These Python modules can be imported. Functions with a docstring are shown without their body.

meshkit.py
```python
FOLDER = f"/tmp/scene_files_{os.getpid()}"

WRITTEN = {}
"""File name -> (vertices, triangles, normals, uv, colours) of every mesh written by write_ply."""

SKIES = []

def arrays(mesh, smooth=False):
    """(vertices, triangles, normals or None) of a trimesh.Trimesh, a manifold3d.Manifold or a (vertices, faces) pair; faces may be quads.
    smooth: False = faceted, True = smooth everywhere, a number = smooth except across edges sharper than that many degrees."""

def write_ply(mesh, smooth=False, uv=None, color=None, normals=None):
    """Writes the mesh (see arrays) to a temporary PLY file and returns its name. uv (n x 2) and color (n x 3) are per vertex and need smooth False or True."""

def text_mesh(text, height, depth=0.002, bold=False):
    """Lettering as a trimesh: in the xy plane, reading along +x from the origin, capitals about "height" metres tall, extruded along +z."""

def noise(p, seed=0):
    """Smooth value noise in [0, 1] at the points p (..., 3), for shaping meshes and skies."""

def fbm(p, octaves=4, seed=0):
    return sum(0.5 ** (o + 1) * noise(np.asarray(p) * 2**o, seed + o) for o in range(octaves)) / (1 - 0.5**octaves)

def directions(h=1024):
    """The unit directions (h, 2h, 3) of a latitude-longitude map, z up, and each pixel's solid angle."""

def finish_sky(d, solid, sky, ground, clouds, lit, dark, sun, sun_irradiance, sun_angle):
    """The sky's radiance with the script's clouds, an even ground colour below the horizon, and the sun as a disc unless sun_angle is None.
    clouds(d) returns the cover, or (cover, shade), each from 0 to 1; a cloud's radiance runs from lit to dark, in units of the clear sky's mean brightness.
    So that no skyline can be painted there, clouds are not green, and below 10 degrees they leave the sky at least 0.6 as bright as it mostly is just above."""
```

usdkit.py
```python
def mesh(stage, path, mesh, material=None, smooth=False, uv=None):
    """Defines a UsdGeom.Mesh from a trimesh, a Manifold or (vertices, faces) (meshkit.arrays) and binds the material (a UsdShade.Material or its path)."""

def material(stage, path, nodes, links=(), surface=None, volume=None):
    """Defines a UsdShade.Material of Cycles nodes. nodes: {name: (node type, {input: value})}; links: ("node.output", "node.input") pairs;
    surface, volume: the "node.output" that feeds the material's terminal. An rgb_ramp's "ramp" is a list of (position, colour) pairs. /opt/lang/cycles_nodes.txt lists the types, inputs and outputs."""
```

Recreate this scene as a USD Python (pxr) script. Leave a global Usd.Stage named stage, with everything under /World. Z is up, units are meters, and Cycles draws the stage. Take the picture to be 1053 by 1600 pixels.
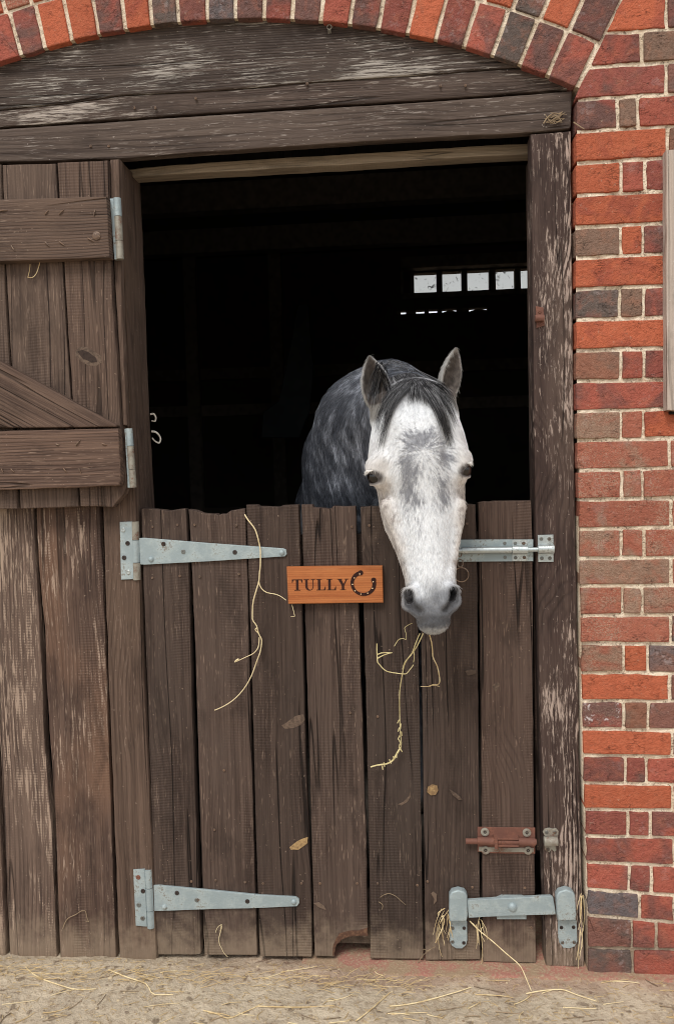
import math, random
import numpy as np, trimesh, usdkit, meshkit
import shapely
from shapely.geometry import Polygon, box as sbox
from pxr import Usd, UsdGeom, UsdLux, UsdShade, Gf, Sdf, Vt

# ------------------------------------------------------------------ camera, sky, sun, exposure
stage = Usd.Stage.CreateInMemory()
UsdGeom.Xform.Define(stage, '/World')
UsdGeom.Scope.Define(stage, '/World/Looks')
W0, H0, FPX, DIST = 1053.0, 1600.0, 1250.0, 2.0
YAW, PITCH, ROLL = math.radians(5.0), math.radians(2.96), math.radians(-1.36)
_f = np.array([-math.sin(YAW) * math.cos(PITCH), math.cos(YAW) * math.cos(PITCH), -math.sin(PITCH)])
_r = np.array([math.cos(YAW), math.sin(YAW), 0.0])
_u = np.cross(_r, _f)
RIGHT = _r * math.cos(ROLL) + _u * math.sin(ROLL)
UP = _u * math.cos(ROLL) - _r * math.sin(ROLL)
FWD = _f


def ray(x, y):
    return FWD * FPX + RIGHT * (x - W0 / 2) - UP * (y - H0 / 2)


_d = ray(526, 1509)
EYE = -FWD * DIST
EYE[2] = -(_d * (-EYE[1] / _d[1]))[2]          # ground level at the foot of the door is z = 0


def at(x, y, Y=0.0):
    """The point of the plane world-y = Y that the photograph shows at pixel x, y."""
    d = ray(x, y)
    return EYE + d * ((Y - EYE[1]) / d[1])


def on_ground(x, y, Z=0.0):
    d = ray(x, y)
    return EYE + d * ((Z - EYE[2]) / d[2])


def to_px(p):
    q = np.asarray(p, float) - EYE
    k = FPX / (q @ FWD)
    return np.stack([W0 / 2 + (q @ RIGHT) * k, H0 / 2 - (q @ UP) * k], -1)


cam = UsdGeom.Camera.Define(stage, '/World/camera')
m4 = np.eye(4)
m4[0, :3], m4[1, :3], m4[2, :3], m4[3, :3] = RIGHT, UP, -FWD, EYE
cam.AddTransformOp().Set(Gf.Matrix4d(m4.tolist()))
cam.CreateHorizontalApertureAttr(36.0)
cam.CreateFocalLengthAttr(36.0 * FPX / W0)
cam.CreateClippingRangeAttr((0.05, 5000.0))
cam.CreateExposureAttr(0.68)

SUN = np.array([-0.22, -0.66, 0.95]); SUN /= np.linalg.norm(SUN)      # towards the veiled sun
sky = UsdLux.DomeLight.Define(stage, '/World/sky')
sky.GetPrim().SetCustomDataByKey('kind', 'structure')
skym = usdkit.material(stage, '/World/Looks/sky_air', {
    'tex': ('sky_texture', {'sky_type': 'single_scattering', 'sun_disc': False, 'sun_elevation': math.asin(SUN[2]), 'sun_rotation': math.atan2(SUN[0], SUN[1])}),
    'soft': ('hsv', {'saturation': 0.20, 'value': 1.0}),
    'bg': ('background_shader', {'strength': 0.105})},
    [('tex.color', 'soft.color'), ('soft.color', 'bg.color')], surface='bg.background')
UsdShade.MaterialBindingAPI.Apply(sky.GetPrim()).Bind(skym)
sun = UsdLux.DistantLight.Define(stage, '/World/sun')
sun.CreateNormalizeAttr(True); sun.CreateIntensityAttr(0.40); sun.CreateAngleAttr(22.0); sun.CreateColorAttr((1.0, 0.965, 0.92))
_z = SUN; _x = np.cross([0, 0, 1.0], _z); _x /= np.linalg.norm(_x); _y = np.cross(_z, _x)
m4 = np.eye(4); m4[0, :3], m4[1, :3], m4[2, :3] = _x, _y, _z
sun.AddTransformOp().Set(Gf.Matrix4d(m4.tolist()))

# ------------------------------------------------------------------ helpers
RNG = np.random.default_rng(7)
_used = {}


def numbered(parent, name):
    k = (parent, name); n = _used.get(k, 0); _used[k] = n + 1
    return f'{parent}/{name}' + (f'_{n:03d}' if n else '')


class Thing:
    def __init__(s, path, loc): s.path, s.loc = path, np.asarray(loc, float)


def tags(prim, label=None, cat=None, group=None, kind=None):
    for k, v in (('label', label), ('category', cat), ('group', group), ('kind', kind)):
        if v: prim.SetCustomDataByKey(k, v)


def thing(name, label, cat, loc=(0, 0, 0), group=None, kind=None):
    path = numbered('/World', name)
    x = UsdGeom.Xform.Define(stage, path)
    x.AddTranslateOp().Set(Gf.Vec3d(*map(float, loc)))
    tags(x.GetPrim(), label, cat, group, kind)
    return Thing(path, loc)


def part(parent, name, mesh, material, smooth=False, label=None, kind=None, prim=None):
    path = numbered(parent.path, name)
    v, f, n = meshkit.arrays(mesh, smooth)
    m = UsdGeom.Mesh.Define(stage, path)
    m.CreatePointsAttr(Vt.Vec3fArray.FromNumpy((v - parent.loc).astype(np.float32)))
    m.CreateFaceVertexCountsAttr(Vt.IntArray.FromNumpy(np.full(len(f), 3, np.int32)))
    m.CreateFaceVertexIndicesAttr(Vt.IntArray.FromNumpy(f.astype(np.int32).ravel()))
    m.CreateSubdivisionSchemeAttr('none')
    if n is not None:
        m.CreateNormalsAttr(Vt.Vec3fArray.FromNumpy(n.astype(np.float32))); m.SetNormalsInterpolation('vertex')
    UsdShade.MaterialBindingAPI.Apply(m.GetPrim()).Bind(MAT[material])
    for k, val in (prim or {}).items():
        val = np.asarray(val, np.float32)
        if val.ndim == 1: val = np.repeat(val[None], len(v), 0)
        UsdGeom.PrimvarsAPI(m).CreatePrimvar(k, Sdf.ValueTypeNames.Color3fArray, 'vertex').Set(Vt.Vec3fArray.FromNumpy(val))
    tags(m.GetPrim(), label, None, None, kind)
    return Thing(path, parent.loc)


def solo(name, label, cat, mesh, material, smooth=False, group=None, kind=None, prim=None):
    t = part(Thing('/World', (0, 0, 0)), name, mesh, material, smooth, None, None, prim)
    tags(stage.GetPrimAtPath(t.path), label, cat, group, kind)
    return t


def cat(*ms):
    ms = [m for m in ms if m is not None]
    return trimesh.util.concatenate([trimesh.Trimesh(m[0], m[1], process=False) if isinstance(m, tuple) else m for m in ms])


def srgb(r, g, b, k=1.0):
    c = np.array([r, g, b]) / 255.0
    return np.where(c <= .04045, c / 12.92, ((c + .055) / 1.055) ** 2.4) * k


def resample(pts, seg):
    pts = np.asarray(pts, float); out = []
    for a, b in zip(pts, np.roll(pts, -1, 0)):
        n = max(1, int(np.ceil(np.linalg.norm(b - a) / seg)))
        out += [a + (b - a) * i / n for i in range(n)]
    return np.array(out)


def slab(poly, y0, y1, c=0.004, seg=0.03, jit=0.0, seed=0, tilt=(0, 0)):
    """A board, stone or plate whose outline poly (x, z) stands in the wall's plane, from y0 (front) to y1 (back), its front edge rounded over c."""
    p = np.asarray(poly, float)[:, :2] if np.shape(poly)[1] == 2 else np.asarray(poly, float)[:, [0, 2]]
    if Polygon(p).exterior.is_ccw is False: p = p[::-1]
    p = resample(p, seg)
    if jit:
        q = np.column_stack([p * 38, np.full(len(p), seed * 3.7)])
        p = p + jit * 2 * np.column_stack([meshkit.fbm(q, 2, seed) - .5, meshkit.fbm(q + 91, 2, seed) - .5])
    n = len(p)
    e = np.roll(p, -1, 0) - p; e /= np.linalg.norm(e, axis=1, keepdims=True) + 1e-12
    nr = np.column_stack([e[:, 1], -e[:, 0]])
    nv = nr + np.roll(nr, 1, 0); L = np.linalg.norm(nv, axis=1, keepdims=True); nv = nv / np.maximum(L, .3)
    nv /= np.maximum((nv * nr).sum(1, keepdims=True), .45)
    rings = [(0, y1), (0, y0 + c), (.30 * c, y0 + .30 * c), (c, y0)] if c else [(0, y1), (0, y0)]
    cen = p.mean(0)
    V = [np.column_stack([(p - nv * i)[:, 0], np.full(n, y), (p - nv * i)[:, 1]]) for i, y in rings]
    for v in V[1:]:
        v[:, 1] += (v[:, 0] - cen[0]) * tilt[0] + (v[:, 2] - cen[1]) * tilt[1]
    F = []
    k = np.arange(n); k2 = (k + 1) % n
    for a in range(len(rings) - 1):
        A, B = a * n, (a + 1) * n
        F += [np.column_stack([A + k, A + k2, B + k2]), np.column_stack([A + k, B + k2, B + k])]
    import mapbox_earcut as me
    fr = V[-1][:, [0, 2]]
    t = me.triangulate_float64(np.ascontiguousarray(fr), np.array([n], np.uint32)).reshape(-1, 3).astype(int)
    F.append(t + (len(rings) - 1) * n)
    bk = me.triangulate_float64(np.ascontiguousarray(V[0][:, [0, 2]]), np.array([n], np.uint32)).reshape(-1, 3).astype(int)
    F.append(bk[:, ::-1])
    m = trimesh.Trimesh(np.vstack(V), np.vstack(F), process=False)
    trimesh.repair.fix_normals(m)
    return m


def pxs(pts, Y=0.0):
    return np.array([at(x, y, Y)[[0, 2]] for x, y in pts])


def tube(pts, r, sides=6, sub=0):
    p = np.asarray(pts, float)
    if sub:
        t = np.arange(len(p)); tt = np.linspace(0, len(p) - 1, (len(p) - 1) * sub + 1)
        from scipy.interpolate import PchipInterpolator
        p = PchipInterpolator(t, p)(tt)
        if np.ndim(r): r = np.interp(tt, t, r)
    r = np.broadcast_to(r, (len(p),))
    tg = np.gradient(p, axis=0); tg /= np.linalg.norm(tg, axis=1, keepdims=True) + 1e-12
    a = np.cross(tg, [0.31, 0.9, 0.17]); a /= np.linalg.norm(a, axis=1, keepdims=True) + 1e-9
    b = np.cross(tg, a); an = np.arange(sides) * 2 * np.pi / sides
    v = p[:, None] + r[:, None, None] * (np.cos(an)[None, :, None] * a[:, None] + np.sin(an)[None, :, None] * b[:, None])
    i, j = np.meshgrid(np.arange(len(p) - 1), np.arange(sides), indexing='ij')
    q = np.stack([i * sides + j, i * sides + (j + 1) % sides, (i + 1) * sides + (j + 1) % sides, (i + 1) * sides + j], -1).reshape(-1, 4)
    n = len(p) * sides
    V = np.vstack([v.reshape(-1, 3), p[:1], p[-1:]])
    j = np.arange(sides)
    F = np.vstack([q[:, [0, 1, 2]], q[:, [0, 2, 3]], np.column_stack([np.full(sides, n), (j + 1) % sides, j]), np.column_stack([np.full(sides, n + 1), n - sides + j, n - sides + (j + 1) % sides])])
    return trimesh.Trimesh(V, F, process=False)


def lathe_y(cx, y, cz, prof, sides=16):
    """A turned shape about the axis through (cx, cz) along y; prof: (radius, y offset) from the wall outwards."""
    an = np.arange(sides) * 2 * np.pi / sides
    V = [np.column_stack([cx + r * np.cos(an), np.full(sides, y + o), cz + r * np.sin(an)]) for r, o in prof]
    F = []; k = np.arange(sides); k2 = (k + 1) % sides
    for a in range(len(prof) - 1):
        A, B = a * sides, (a + 1) * sides
        F += [np.column_stack([A + k, A + k2, B + k2]), np.column_stack([A + k, B + k2, B + k])]
    V = np.vstack(V + [[[cx, y + prof[-1][1], cz]]]); L = (len(prof) - 1) * sides
    F.append(np.column_stack([L + k, L + k2, np.full(sides, len(V) - 1)]))
    return trimesh.Trimesh(V, np.vstack(F), process=False)


def screw(x, y, Y, r=0.0048, h=0.0018, Yon=None):
    p = at(x, y, Y)
    return lathe_y(p[0], Y, p[2], [(r, 0.0005), (r, -h * .5), (r * .8, -h), (r * .42, -h), (r * .36, -h * .45)], 12)


def ring_mesh(c, R, r, ax1, ax2, a0=0, a1=2 * math.pi, n=28, sides=7):
    t = np.linspace(a0, a1, n)
    return tube(np.asarray(c) + R * (np.cos(t)[:, None] * np.asarray(ax1) + np.sin(t)[:, None] * np.asarray(ax2)), r, sides)


def cyl(a, b, r, sides=14):
    return tube([a, np.asarray(a) + (np.asarray(b) - np.asarray(a)) * .5, b], r, sides)


def bx(x0, x1, y0, y1, z0, z1):
    m = trimesh.creation.box([x1 - x0, y1 - y0, z1 - z0]); m.apply_translation([(x0 + x1) / 2, (y0 + y1) / 2, (z0 + z1) / 2]); return m


# ------------------------------------------------------------------ materials
MAT = {}


class Ref(str): pass


class G:
    def __init__(s): s.nodes, s.links = {}, []

    def __call__(s, kind, out, **kw):
        name = f'n{len(s.nodes)}'; fixed = {}
        for k, v in kw.items():
            if isinstance(v, Ref): s.links.append((str(v), f'{name}.{k}'))
            else: fixed[k] = v
        s.nodes[name] = (kind, fixed)
        return Ref(f'{name}.{out}')

    def m(s, op, a, b=0.0, c=0.0): return s('math', 'value', math_type=op, value1=a, value2=b, value3=c)
    def mul(s, a, b): return s.m('multiply', a, b)
    def add(s, a, b): return s.m('add', a, b)
    def sub(s, a, b): return s.m('subtract', a, b)
    def xyz(s, x, y, z): return s('combine_xyz', 'vector', x=x, y=y, z=z)
    def noise(s, vec, scale=1.0, detail=2.0, rough=0.5, dist=0.0): return s('noise_texture', 'fac', vector=vec, scale=scale, detail=detail, roughness=rough, distortion=dist, type='fBM')
    def step(s, v, lo, hi): return s('map_range', 'result', range_type='smoothstep', value=v, from_min=lo, from_max=hi, to_min=0.0, to_max=1.0)
    def mix(s, f, a, b, t='mix'): return s('mix', 'color', mix_type=t, fac=f, color1=a, color2=b)
    def comp(s, vec):
        n = s('separate_xyz', 'x', vector=vec); k = n.split('.')[0]
        return n, Ref(k + '.y'), Ref(k + '.z')
    def bump(s, h, d=0.001, strength=1.0): return s('bump', 'normal', height=h, distance=d, strength=strength)

    def done(s, name, color, rough=0.7, normal=None, spec=0.3, **kw):
        a = dict(base_color=color, roughness=rough, specular_ior_level=spec, **kw)
        if normal is not None: a['normal'] = normal
        p = s('principled_bsdf', 'BSDF', **a)
        MAT[name] = usdkit.material(stage, f'/World/Looks/{name}', s.nodes, s.links, surface=str(p))


def wood(name, dark, mid, pale, axis='z', wear=0.5, thr=0.62, grain=0.35, saw=0.3, knots=0.5, crack=0.6, tone=None, angle=0.0, bumpd=0.0022, rings=95.0, knotcol=None, spec=.18, wscale=1.0, warp=1.0, wl=1.0, wgr=-.10, wpatch=.62):
    g = G()
    pos = pos0 = g('geometry', 'position')
    _, _, z0_ = g.comp(pos0)
    if angle: pos = g('vector_rotate', 'vector', rotate_type='y_axis', vector=pos, angle=angle)
    x, y, z = g.comp(pos)
    a, l = (x, z) if axis == 'z' else (z, x)
    rnd = g('object_info', 'random')
    a1 = g.add(a, g.mul(rnd, 23.7)); l1 = g.add(l, g.mul(rnd, 41.3))
    V = lambda sa, sb, sl: g.xyz(g.mul(a1, sa), g.mul(y, sb), g.mul(l1, sl))
    nz = g.sub(g.noise(V(5, 5, 1.1 * warp), 1, 2.0), 0.5)
    vor = g('voronoi_texture', 'distance', vector=V(4.5, 0, 2.0), scale=1.0, dimensions='3D', feature='f1', metric='euclidean')
    cell = Ref(vor.split('.')[0] + '.color')
    cr, cg, cb = g.comp(cell)
    on = g.step(cr, 1 - knots, 1 - knots + .02)
    bulge = g.mul(on, g.m('power', g.step(vor, .50, .0), 1.5))
    knot = g.mul(on, g.step(vor, .115, .06))
    ph = g.add(g.add(g.mul(a1, rings * 6.283), g.mul(nz, 70.0 * warp)), g.mul(bulge, 34.0))
    ph = g.add(ph, g.mul(g.sub(g.noise(V(40, 40, 6), 1, 2.0), .5), 2.6))
    gr = g.m('multiply_add', g.m('sine', ph), .5, .5)
    gr = g.mul(g.m('power', gr, 4.0), g.step(g.noise(V(11, 11, 2.2), 1, 2.0), .34, .60))
    fib = g.noise(V(560, 560, 11), 1, 3.0, .6)
    fibb = g.noise(V(230, 230, 4.5), 1, 3.0, .6)
    fib2 = g.noise(V(80, 80, 1.3), 1, 3.0, .55)
    blot = g.noise(V(6, 6, 2.4), 1, 3.0, .6)
    f = g.add(g.add(g.mul(fib2, .42), g.mul(fibb, .36)), g.mul(fib, .30))
    col = g.mix(g.step(f, .36, .72), dark, mid)
    if tone is not None: col = g.mix(g.mul(g.step(blot, .42, .72), .75), col, tone)
    col = g.mix(g.mul(gr, grain), col, np.asarray(dark) * .42)
    scr = g.mul(g.step(g.noise(V(330, 330, 24), 1, 2.0, .5), .63, .70), g.step(g.noise(V(5, 5, 3), 1, 2.0), .42, .6))
    col = g.mix(g.mul(scr, .45), col, pale)
    sawn = g.m('sine', g.add(g.mul(l1, 6.283 * 135), g.add(g.mul(g.m('power', g.sub(a1, g.m('round', a1)), 2.0), 60.0), g.mul(nz, 12.0))))
    sawm = g.step(g.noise(V(9, 9, 2.6), 1, 2.0), .42, .62)
    sawn = g.mul(sawn, sawm)
    if saw: col = g.mix(g.mul(g.step(sawn, .1, .9), .22 * saw), col, np.asarray(dark) * .55)
    # worn flakes of paler wood that follow the grain
    wn = g.noise(V(120 * wscale, 120 * wscale, 9 * wscale * wl), 1, 5.0, .72, .25)
    patch = g.sub(g.noise(V(7, 7, 2.6), 1, 3.0, .6), .5)
    wv = g.add(g.add(wn, g.mul(patch, wpatch)), g.add(g.mul(gr, wgr), g.mul(sawn, .035 if saw else 0.0)))
    wm = g.mul(g.step(wv, thr, thr + .10), wear)
    col = g.mix(wm, col, pale)
    col = g.mix(g.mul(knot, .85), col, knotcol if knotcol is not None else np.asarray(dark) * .5)
    kr = g.mul(on, g.mul(g.step(vor, .155, .125), g.step(vor, .10, .12)))
    col = g.mix(g.mul(kr, .12), col, pale)
    cn = g.m('absolute', g.sub(g.noise(V(17, 17, .55), 1, 2.0, .5), .5))
    rn2 = g.m('fraction', g.mul(rnd, 7.31)); tv = g.add(.68, g.mul(rn2, .38)); tw_ = g.add(.66, g.mul(g.m('fraction', g.mul(rnd, 13.7)), .40))
    col = g.mix(1.0, col, g('combine_color', 'color', color_type='rgb', r=tv, g=g.add(g.mul(tv, .8), g.mul(tw_, .19)), b=g.add(g.mul(tv, .72), g.mul(tw_, .27))), 'multiply')
    dirt = g.mul(g.step(g.noise(V(16, 16, 5), 1, 5.0, .7), .50, .68), .45); col = g.mix(dirt, col, np.asarray(dark) * .45)
    ck = g.mul(g.step(cn, .013, .002), g.mul(crack, g.step(g.noise(V(5, 5, 1.3), 1.0, 2.0), .44, .54)))
    col = g.mix(ck, col, np.asarray(dark) * .12)
    speck = g.step(g.noise(pos, 150.0, 1.0), .755, .79)
    col = g.mix(g.mul(speck, .5), col, pale)
    splash = g.mul(g.step(g.sub(g.add(z0_, g.mul(g.noise(pos0, 26.0, 4.0, .65), .22)), 0.0), .24, .10), .55); col = g.mix(splash, col, srgb(150, 132, 112))
    h = g.add(g.add(g.mul(gr, -.35), g.mul(fib, .7)), g.add(g.mul(fib2, .5), g.mul(sawn, .22 * saw)))
    h = g.add(h, g.add(g.mul(wm, -.35), g.mul(ck, -3.0)))
    h = g.add(h, g.mul(knot, -.7))
    g.done(name, col, rough=.78, normal=g.bump(h, bumpd, .9), spec=spec)


W1, W2 = srgb(66, 52, 47), srgb(104, 87, 77)
PALE = srgb(176, 160, 147)
wood('wood_door', srgb(60, 48, 42), srgb(94, 79, 70), srgb(160, 138, 120), wear=.4, thr=.75, tone=srgb(80, 68, 61), knots=.28, crack=.8, saw=.6, grain=.3)
wood('wood_fence', srgb(66, 51, 45), srgb(108, 88, 76), srgb(172, 150, 132), wear=.8, thr=.57, wpatch=.8, wscale=1.3, tone=srgb(122, 94, 76), knots=.08, saw=.7, grain=.3)
wood('wood_grey', srgb(70, 56, 50), srgb(122, 101, 88), srgb(168, 146, 128), wear=.85, thr=.50, wpatch=.8, tone=srgb(112, 93, 81), knots=.12, saw=.35, grain=.5, wscale=1.3)
wood('wood_leaf', srgb(70, 56, 49), srgb(116, 97, 84), srgb(160, 138, 120), wear=.5, thr=.70, tone=srgb(100, 84, 73), knots=.5, saw=.5, grain=.35)
wood('wood_ledge', srgb(72, 58, 51), srgb(118, 99, 86), srgb(176, 156, 138), axis='x', wear=.5, thr=.70, tone=srgb(112, 92, 78), knots=.4, saw=.1, grain=.6, rings=130)
wood('wood_brace', srgb(72, 58, 51), srgb(116, 97, 84), srgb(160, 140, 122), axis='x', wear=.4, thr=.72, tone=srgb(112, 92, 78), knots=.2, saw=.1, grain=.45, angle=-.5)
wood('wood_lintel', srgb(62, 50, 44), srgb(104, 89, 80), srgb(192, 180, 168), axis='x', wear=.85, thr=.545, wpatch=.85, tone=srgb(88, 75, 67), knots=.35, saw=.0, grain=.6, rings=150, bumpd=.003, wscale=2.2, wl=.7)
wood('wood_lintel_low', srgb(62, 50, 44), srgb(106, 91, 81), srgb(176, 164, 154), axis='x', wear=.7, thr=.60, wscale=1.8, tone=srgb(92, 78, 70), knots=.4, saw=.0, grain=.4, rings=80)
wood('wood_post', srgb(54, 42, 39), srgb(84, 70, 64), srgb(178, 162, 150), wear=.9, thr=.55, wpatch=1.1, tone=srgb(98, 84, 75), knots=.8, saw=.0, grain=.38, rings=70, bumpd=.003, wscale=1.5, warp=1.9, wl=1.6, wgr=-.22)
wood('wood_jamb', srgb(72, 58, 50), srgb(116, 97, 84), srgb(160, 140, 124), wear=.5, thr=.70, tone=srgb(106, 88, 74), knots=.2, saw=.1)
wood('wood_batten', srgb(128, 117, 102), srgb(160, 149, 132), srgb(184, 174, 160), axis='x', wear=.5, thr=.62, knots=.15, saw=.2, grain=.2)
wood('wood_board', srgb(158, 147, 136), srgb(178, 168, 157), srgb(196, 188, 178), wear=.5, thr=.6, knots=.0, saw=.0, grain=.08, crack=.3)
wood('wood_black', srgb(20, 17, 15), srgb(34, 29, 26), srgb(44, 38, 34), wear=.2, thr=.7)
wood('wood_sign', srgb(172, 92, 44), srgb(214, 134, 76), srgb(226, 156, 100), axis='x', wear=.35, thr=.62, knots=.0, saw=0., grain=.35, rings=190, crack=0., bumpd=.0003, spec=.4)

# brick: the clay's two colours and its wear are carried by each brick
g = G(); pos = g('geometry', 'position'); rnd = g('object_info', 'random')
pv = g('vector_math', 'vector', math_type='add', vector1=pos, vector2=g.xyz(g.mul(rnd, 17.0), g.mul(rnd, 5.0), g.mul(rnd, 31.0)))
t1, t2, fx = (g('attribute', 'color', attribute=k) for k in ('clay', 'burn', 'worn'))
wx, wy, wz = g.comp(fx)
px_, py_, pz_ = g.comp(pv); wxp, wyp, wzp = g.mul(px_, 22.0), g.mul(py_, 40.0), g.mul(pz_, 60.0)
big = g.noise(pv, 9.0, 3.0, .6, .6)
col = g.mix(g.step(g.add(big, g.mul(g.sub(wx, .5), .55)), .42, .60), t1, t2)
fine = g.noise(pv, 130.0, 4.0, .7)
col = g.mix(g.mul(g.step(fine, .38, .68), .50), col, g.mix(1.0, col, (0.62, .60, .60), 'multiply'))
col = g.mix(g.mul(g.step(g.noise(pv, 45.0, 4.0, .65), .46, .70), .32), col, g.mix(.5, t1, srgb(186, 122, 92)))
soot = g.mul(g.step(g.noise(pv, 70.0, 5.0, .7), .55, .72), .45); col = g.mix(soot, col, srgb(92, 66, 56))
lime = g.mul(g.step(g.noise(pv, 95.0, 4.0, .7), .62, .74), .40); col = g.mix(lime, col, srgb(188, 164, 144))
pit = g.noise(pv, 300.0, 2.0, .6)
pitm = g.mul(g.step(g.add(pit, g.mul(g.noise(pv, 16.0, 2.0), .25)), g.sub(.80, g.mul(wy, .28)), g.sub(.90, g.mul(wy, .26))), wy)
pitm = g.mul(pitm, g.step(g.noise(pv, 13.0, 3.0, .6), .36, .56)); col = g.mix(g.mul(pitm, .75), col, srgb(168, 146, 126))
drk = g.mul(g.step(g.noise(pv, 240.0, 2.0, .6), .60, .70), wy)
col = g.mix(g.mul(drk, .55), col, srgb(96, 74, 62))
wh = g.mul(g.step(g.add(g.noise(pv, 24.0, 4.0, .65), g.mul(g.noise(pv, 160.0, 3.0), .25)), .70, .78), wz)
col = g.mix(g.mul(wh, .75), col, srgb(190, 178, 176))
crk = g.mul(g.step(g.m('absolute', g.sub(g.noise(g.xyz(wxp, wyp, wzp), 1.0, 4.0, .65), .5)), .010, .0), g.step(g.noise(pv, 22.0, 2.0), .54, .64))
col = g.mix(g.mul(crk, .35), col, srgb(60, 38, 32))
h = g.add(g.add(g.mul(fine, 1.2), g.mul(big, 1.5)), g.add(g.mul(pit, .8), g.add(g.mul(crk, -1.0), g.mul(g.noise(pv, 60.0, 3.0, .6), 1.2))))
g.done('brick_clay', col, rough=.88, normal=g.bump(h, .0034, 1.0), spec=.15)

g = G(); pos = g('geometry', 'position')
a = g.noise(pos, 14.0, 4.0, .65); b = g.noise(pos, 160.0, 3.0, .7); c = g.noise(pos, 420.0, 2.0, .6)
col = g.mix(g.step(a, .40, .62), srgb(232, 216, 192), srgb(206, 186, 160))
col = g.mix(g.mul(g.step(b, .52, .70), .6), col, srgb(242, 232, 212))
col = g.mix(g.mul(g.mul(g.step(b, .50, .34), g.step(g.noise(pos, 20.0, 4.0, .6), .38, .54)), .9), col, srgb(116, 100, 86))
x, y, z = g.comp(pos)
low = g.step(g.add(z, g.mul(a, .25)), .36, .16)
col = g.mix(g.mul(low, .75), col, srgb(120, 102, 86))
g.done('mortar', col, rough=.95, normal=g.bump(g.add(g.mul(b, 1.0), g.mul(c, .5)), .004, 1.0), spec=.1)

# ground: trodden sandy earth
g = G(); pos = g('geometry', 'position')
a = g.noise(pos, 7.0, 4.0, .6); b = g.noise(pos, 60.0, 4.0, .65); c = g.noise(pos, 330.0, 3.0, .6)
col = g.mix(g.step(a, .38, .64), srgb(196, 181, 158), srgb(176, 162, 142))
col = g.mix(g.mul(g.step(b, .46, .66), .5), col, srgb(140, 120, 96))
col = g.mix(g.mul(g.step(c, .54, .68), .55), col, srgb(216, 196, 162))
col = g.mix(g.mul(g.step(g.noise(pos, 38.0, 2.0, .5), .62, .70), .6), col, srgb(92, 74, 58))
x, y, z = g.comp(pos)
red = g.mul(g.step(g.add(y, g.mul(a, .10)), -.06, .02), g.step(g.add(x, g.mul(b, .2)), -.55, .2))
col = g.mix(g.mul(red, .4), col, srgb(150, 106, 88))
g.done('earth', col, rough=.95, normal=g.bump(g.add(g.add(g.mul(b, 1.4), g.mul(c, .5)), a), .006, 1.0), spec=.1)

g = G(); pos = g('geometry', 'position')
a = g.noise(pos, 12.0, 4.0, .6); b = g.noise(pos, 150.0, 3.0, .7)
col = g.mix(g.step(g.add(g.mul(a, .7), g.mul(b, .35)), .44, .58), srgb(160, 112, 98), srgb(150, 128, 104))
col = g.mix(g.mul(g.step(b, .48, .66), .5), col, srgb(182, 158, 134))
g.done('red_cement', col, rough=.9, normal=g.bump(b, .003, .9), spec=.1)


def metal(name, c1, c2, c3, metallic, rough, bumpd=.0005, thr=.58):
    g = G(); pos = g('geometry', 'position')
    a = g.noise(pos, 26.0, 4.0, .65); b = g.noise(pos, 210.0, 3.0, .65)
    col = g.mix(g.step(a, .40, .62), c1, c2)
    col = g.mix(g.mul(g.step(g.add(g.mul(a, .6), g.mul(b, .5)), thr, thr + .09), .7), col, c3)
    g.done(name, col, rough=g.add(rough - .15, g.mul(b, .35)), normal=g.bump(g.add(b, a), bumpd, .8), spec=.4, metallic=metallic)


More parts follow.
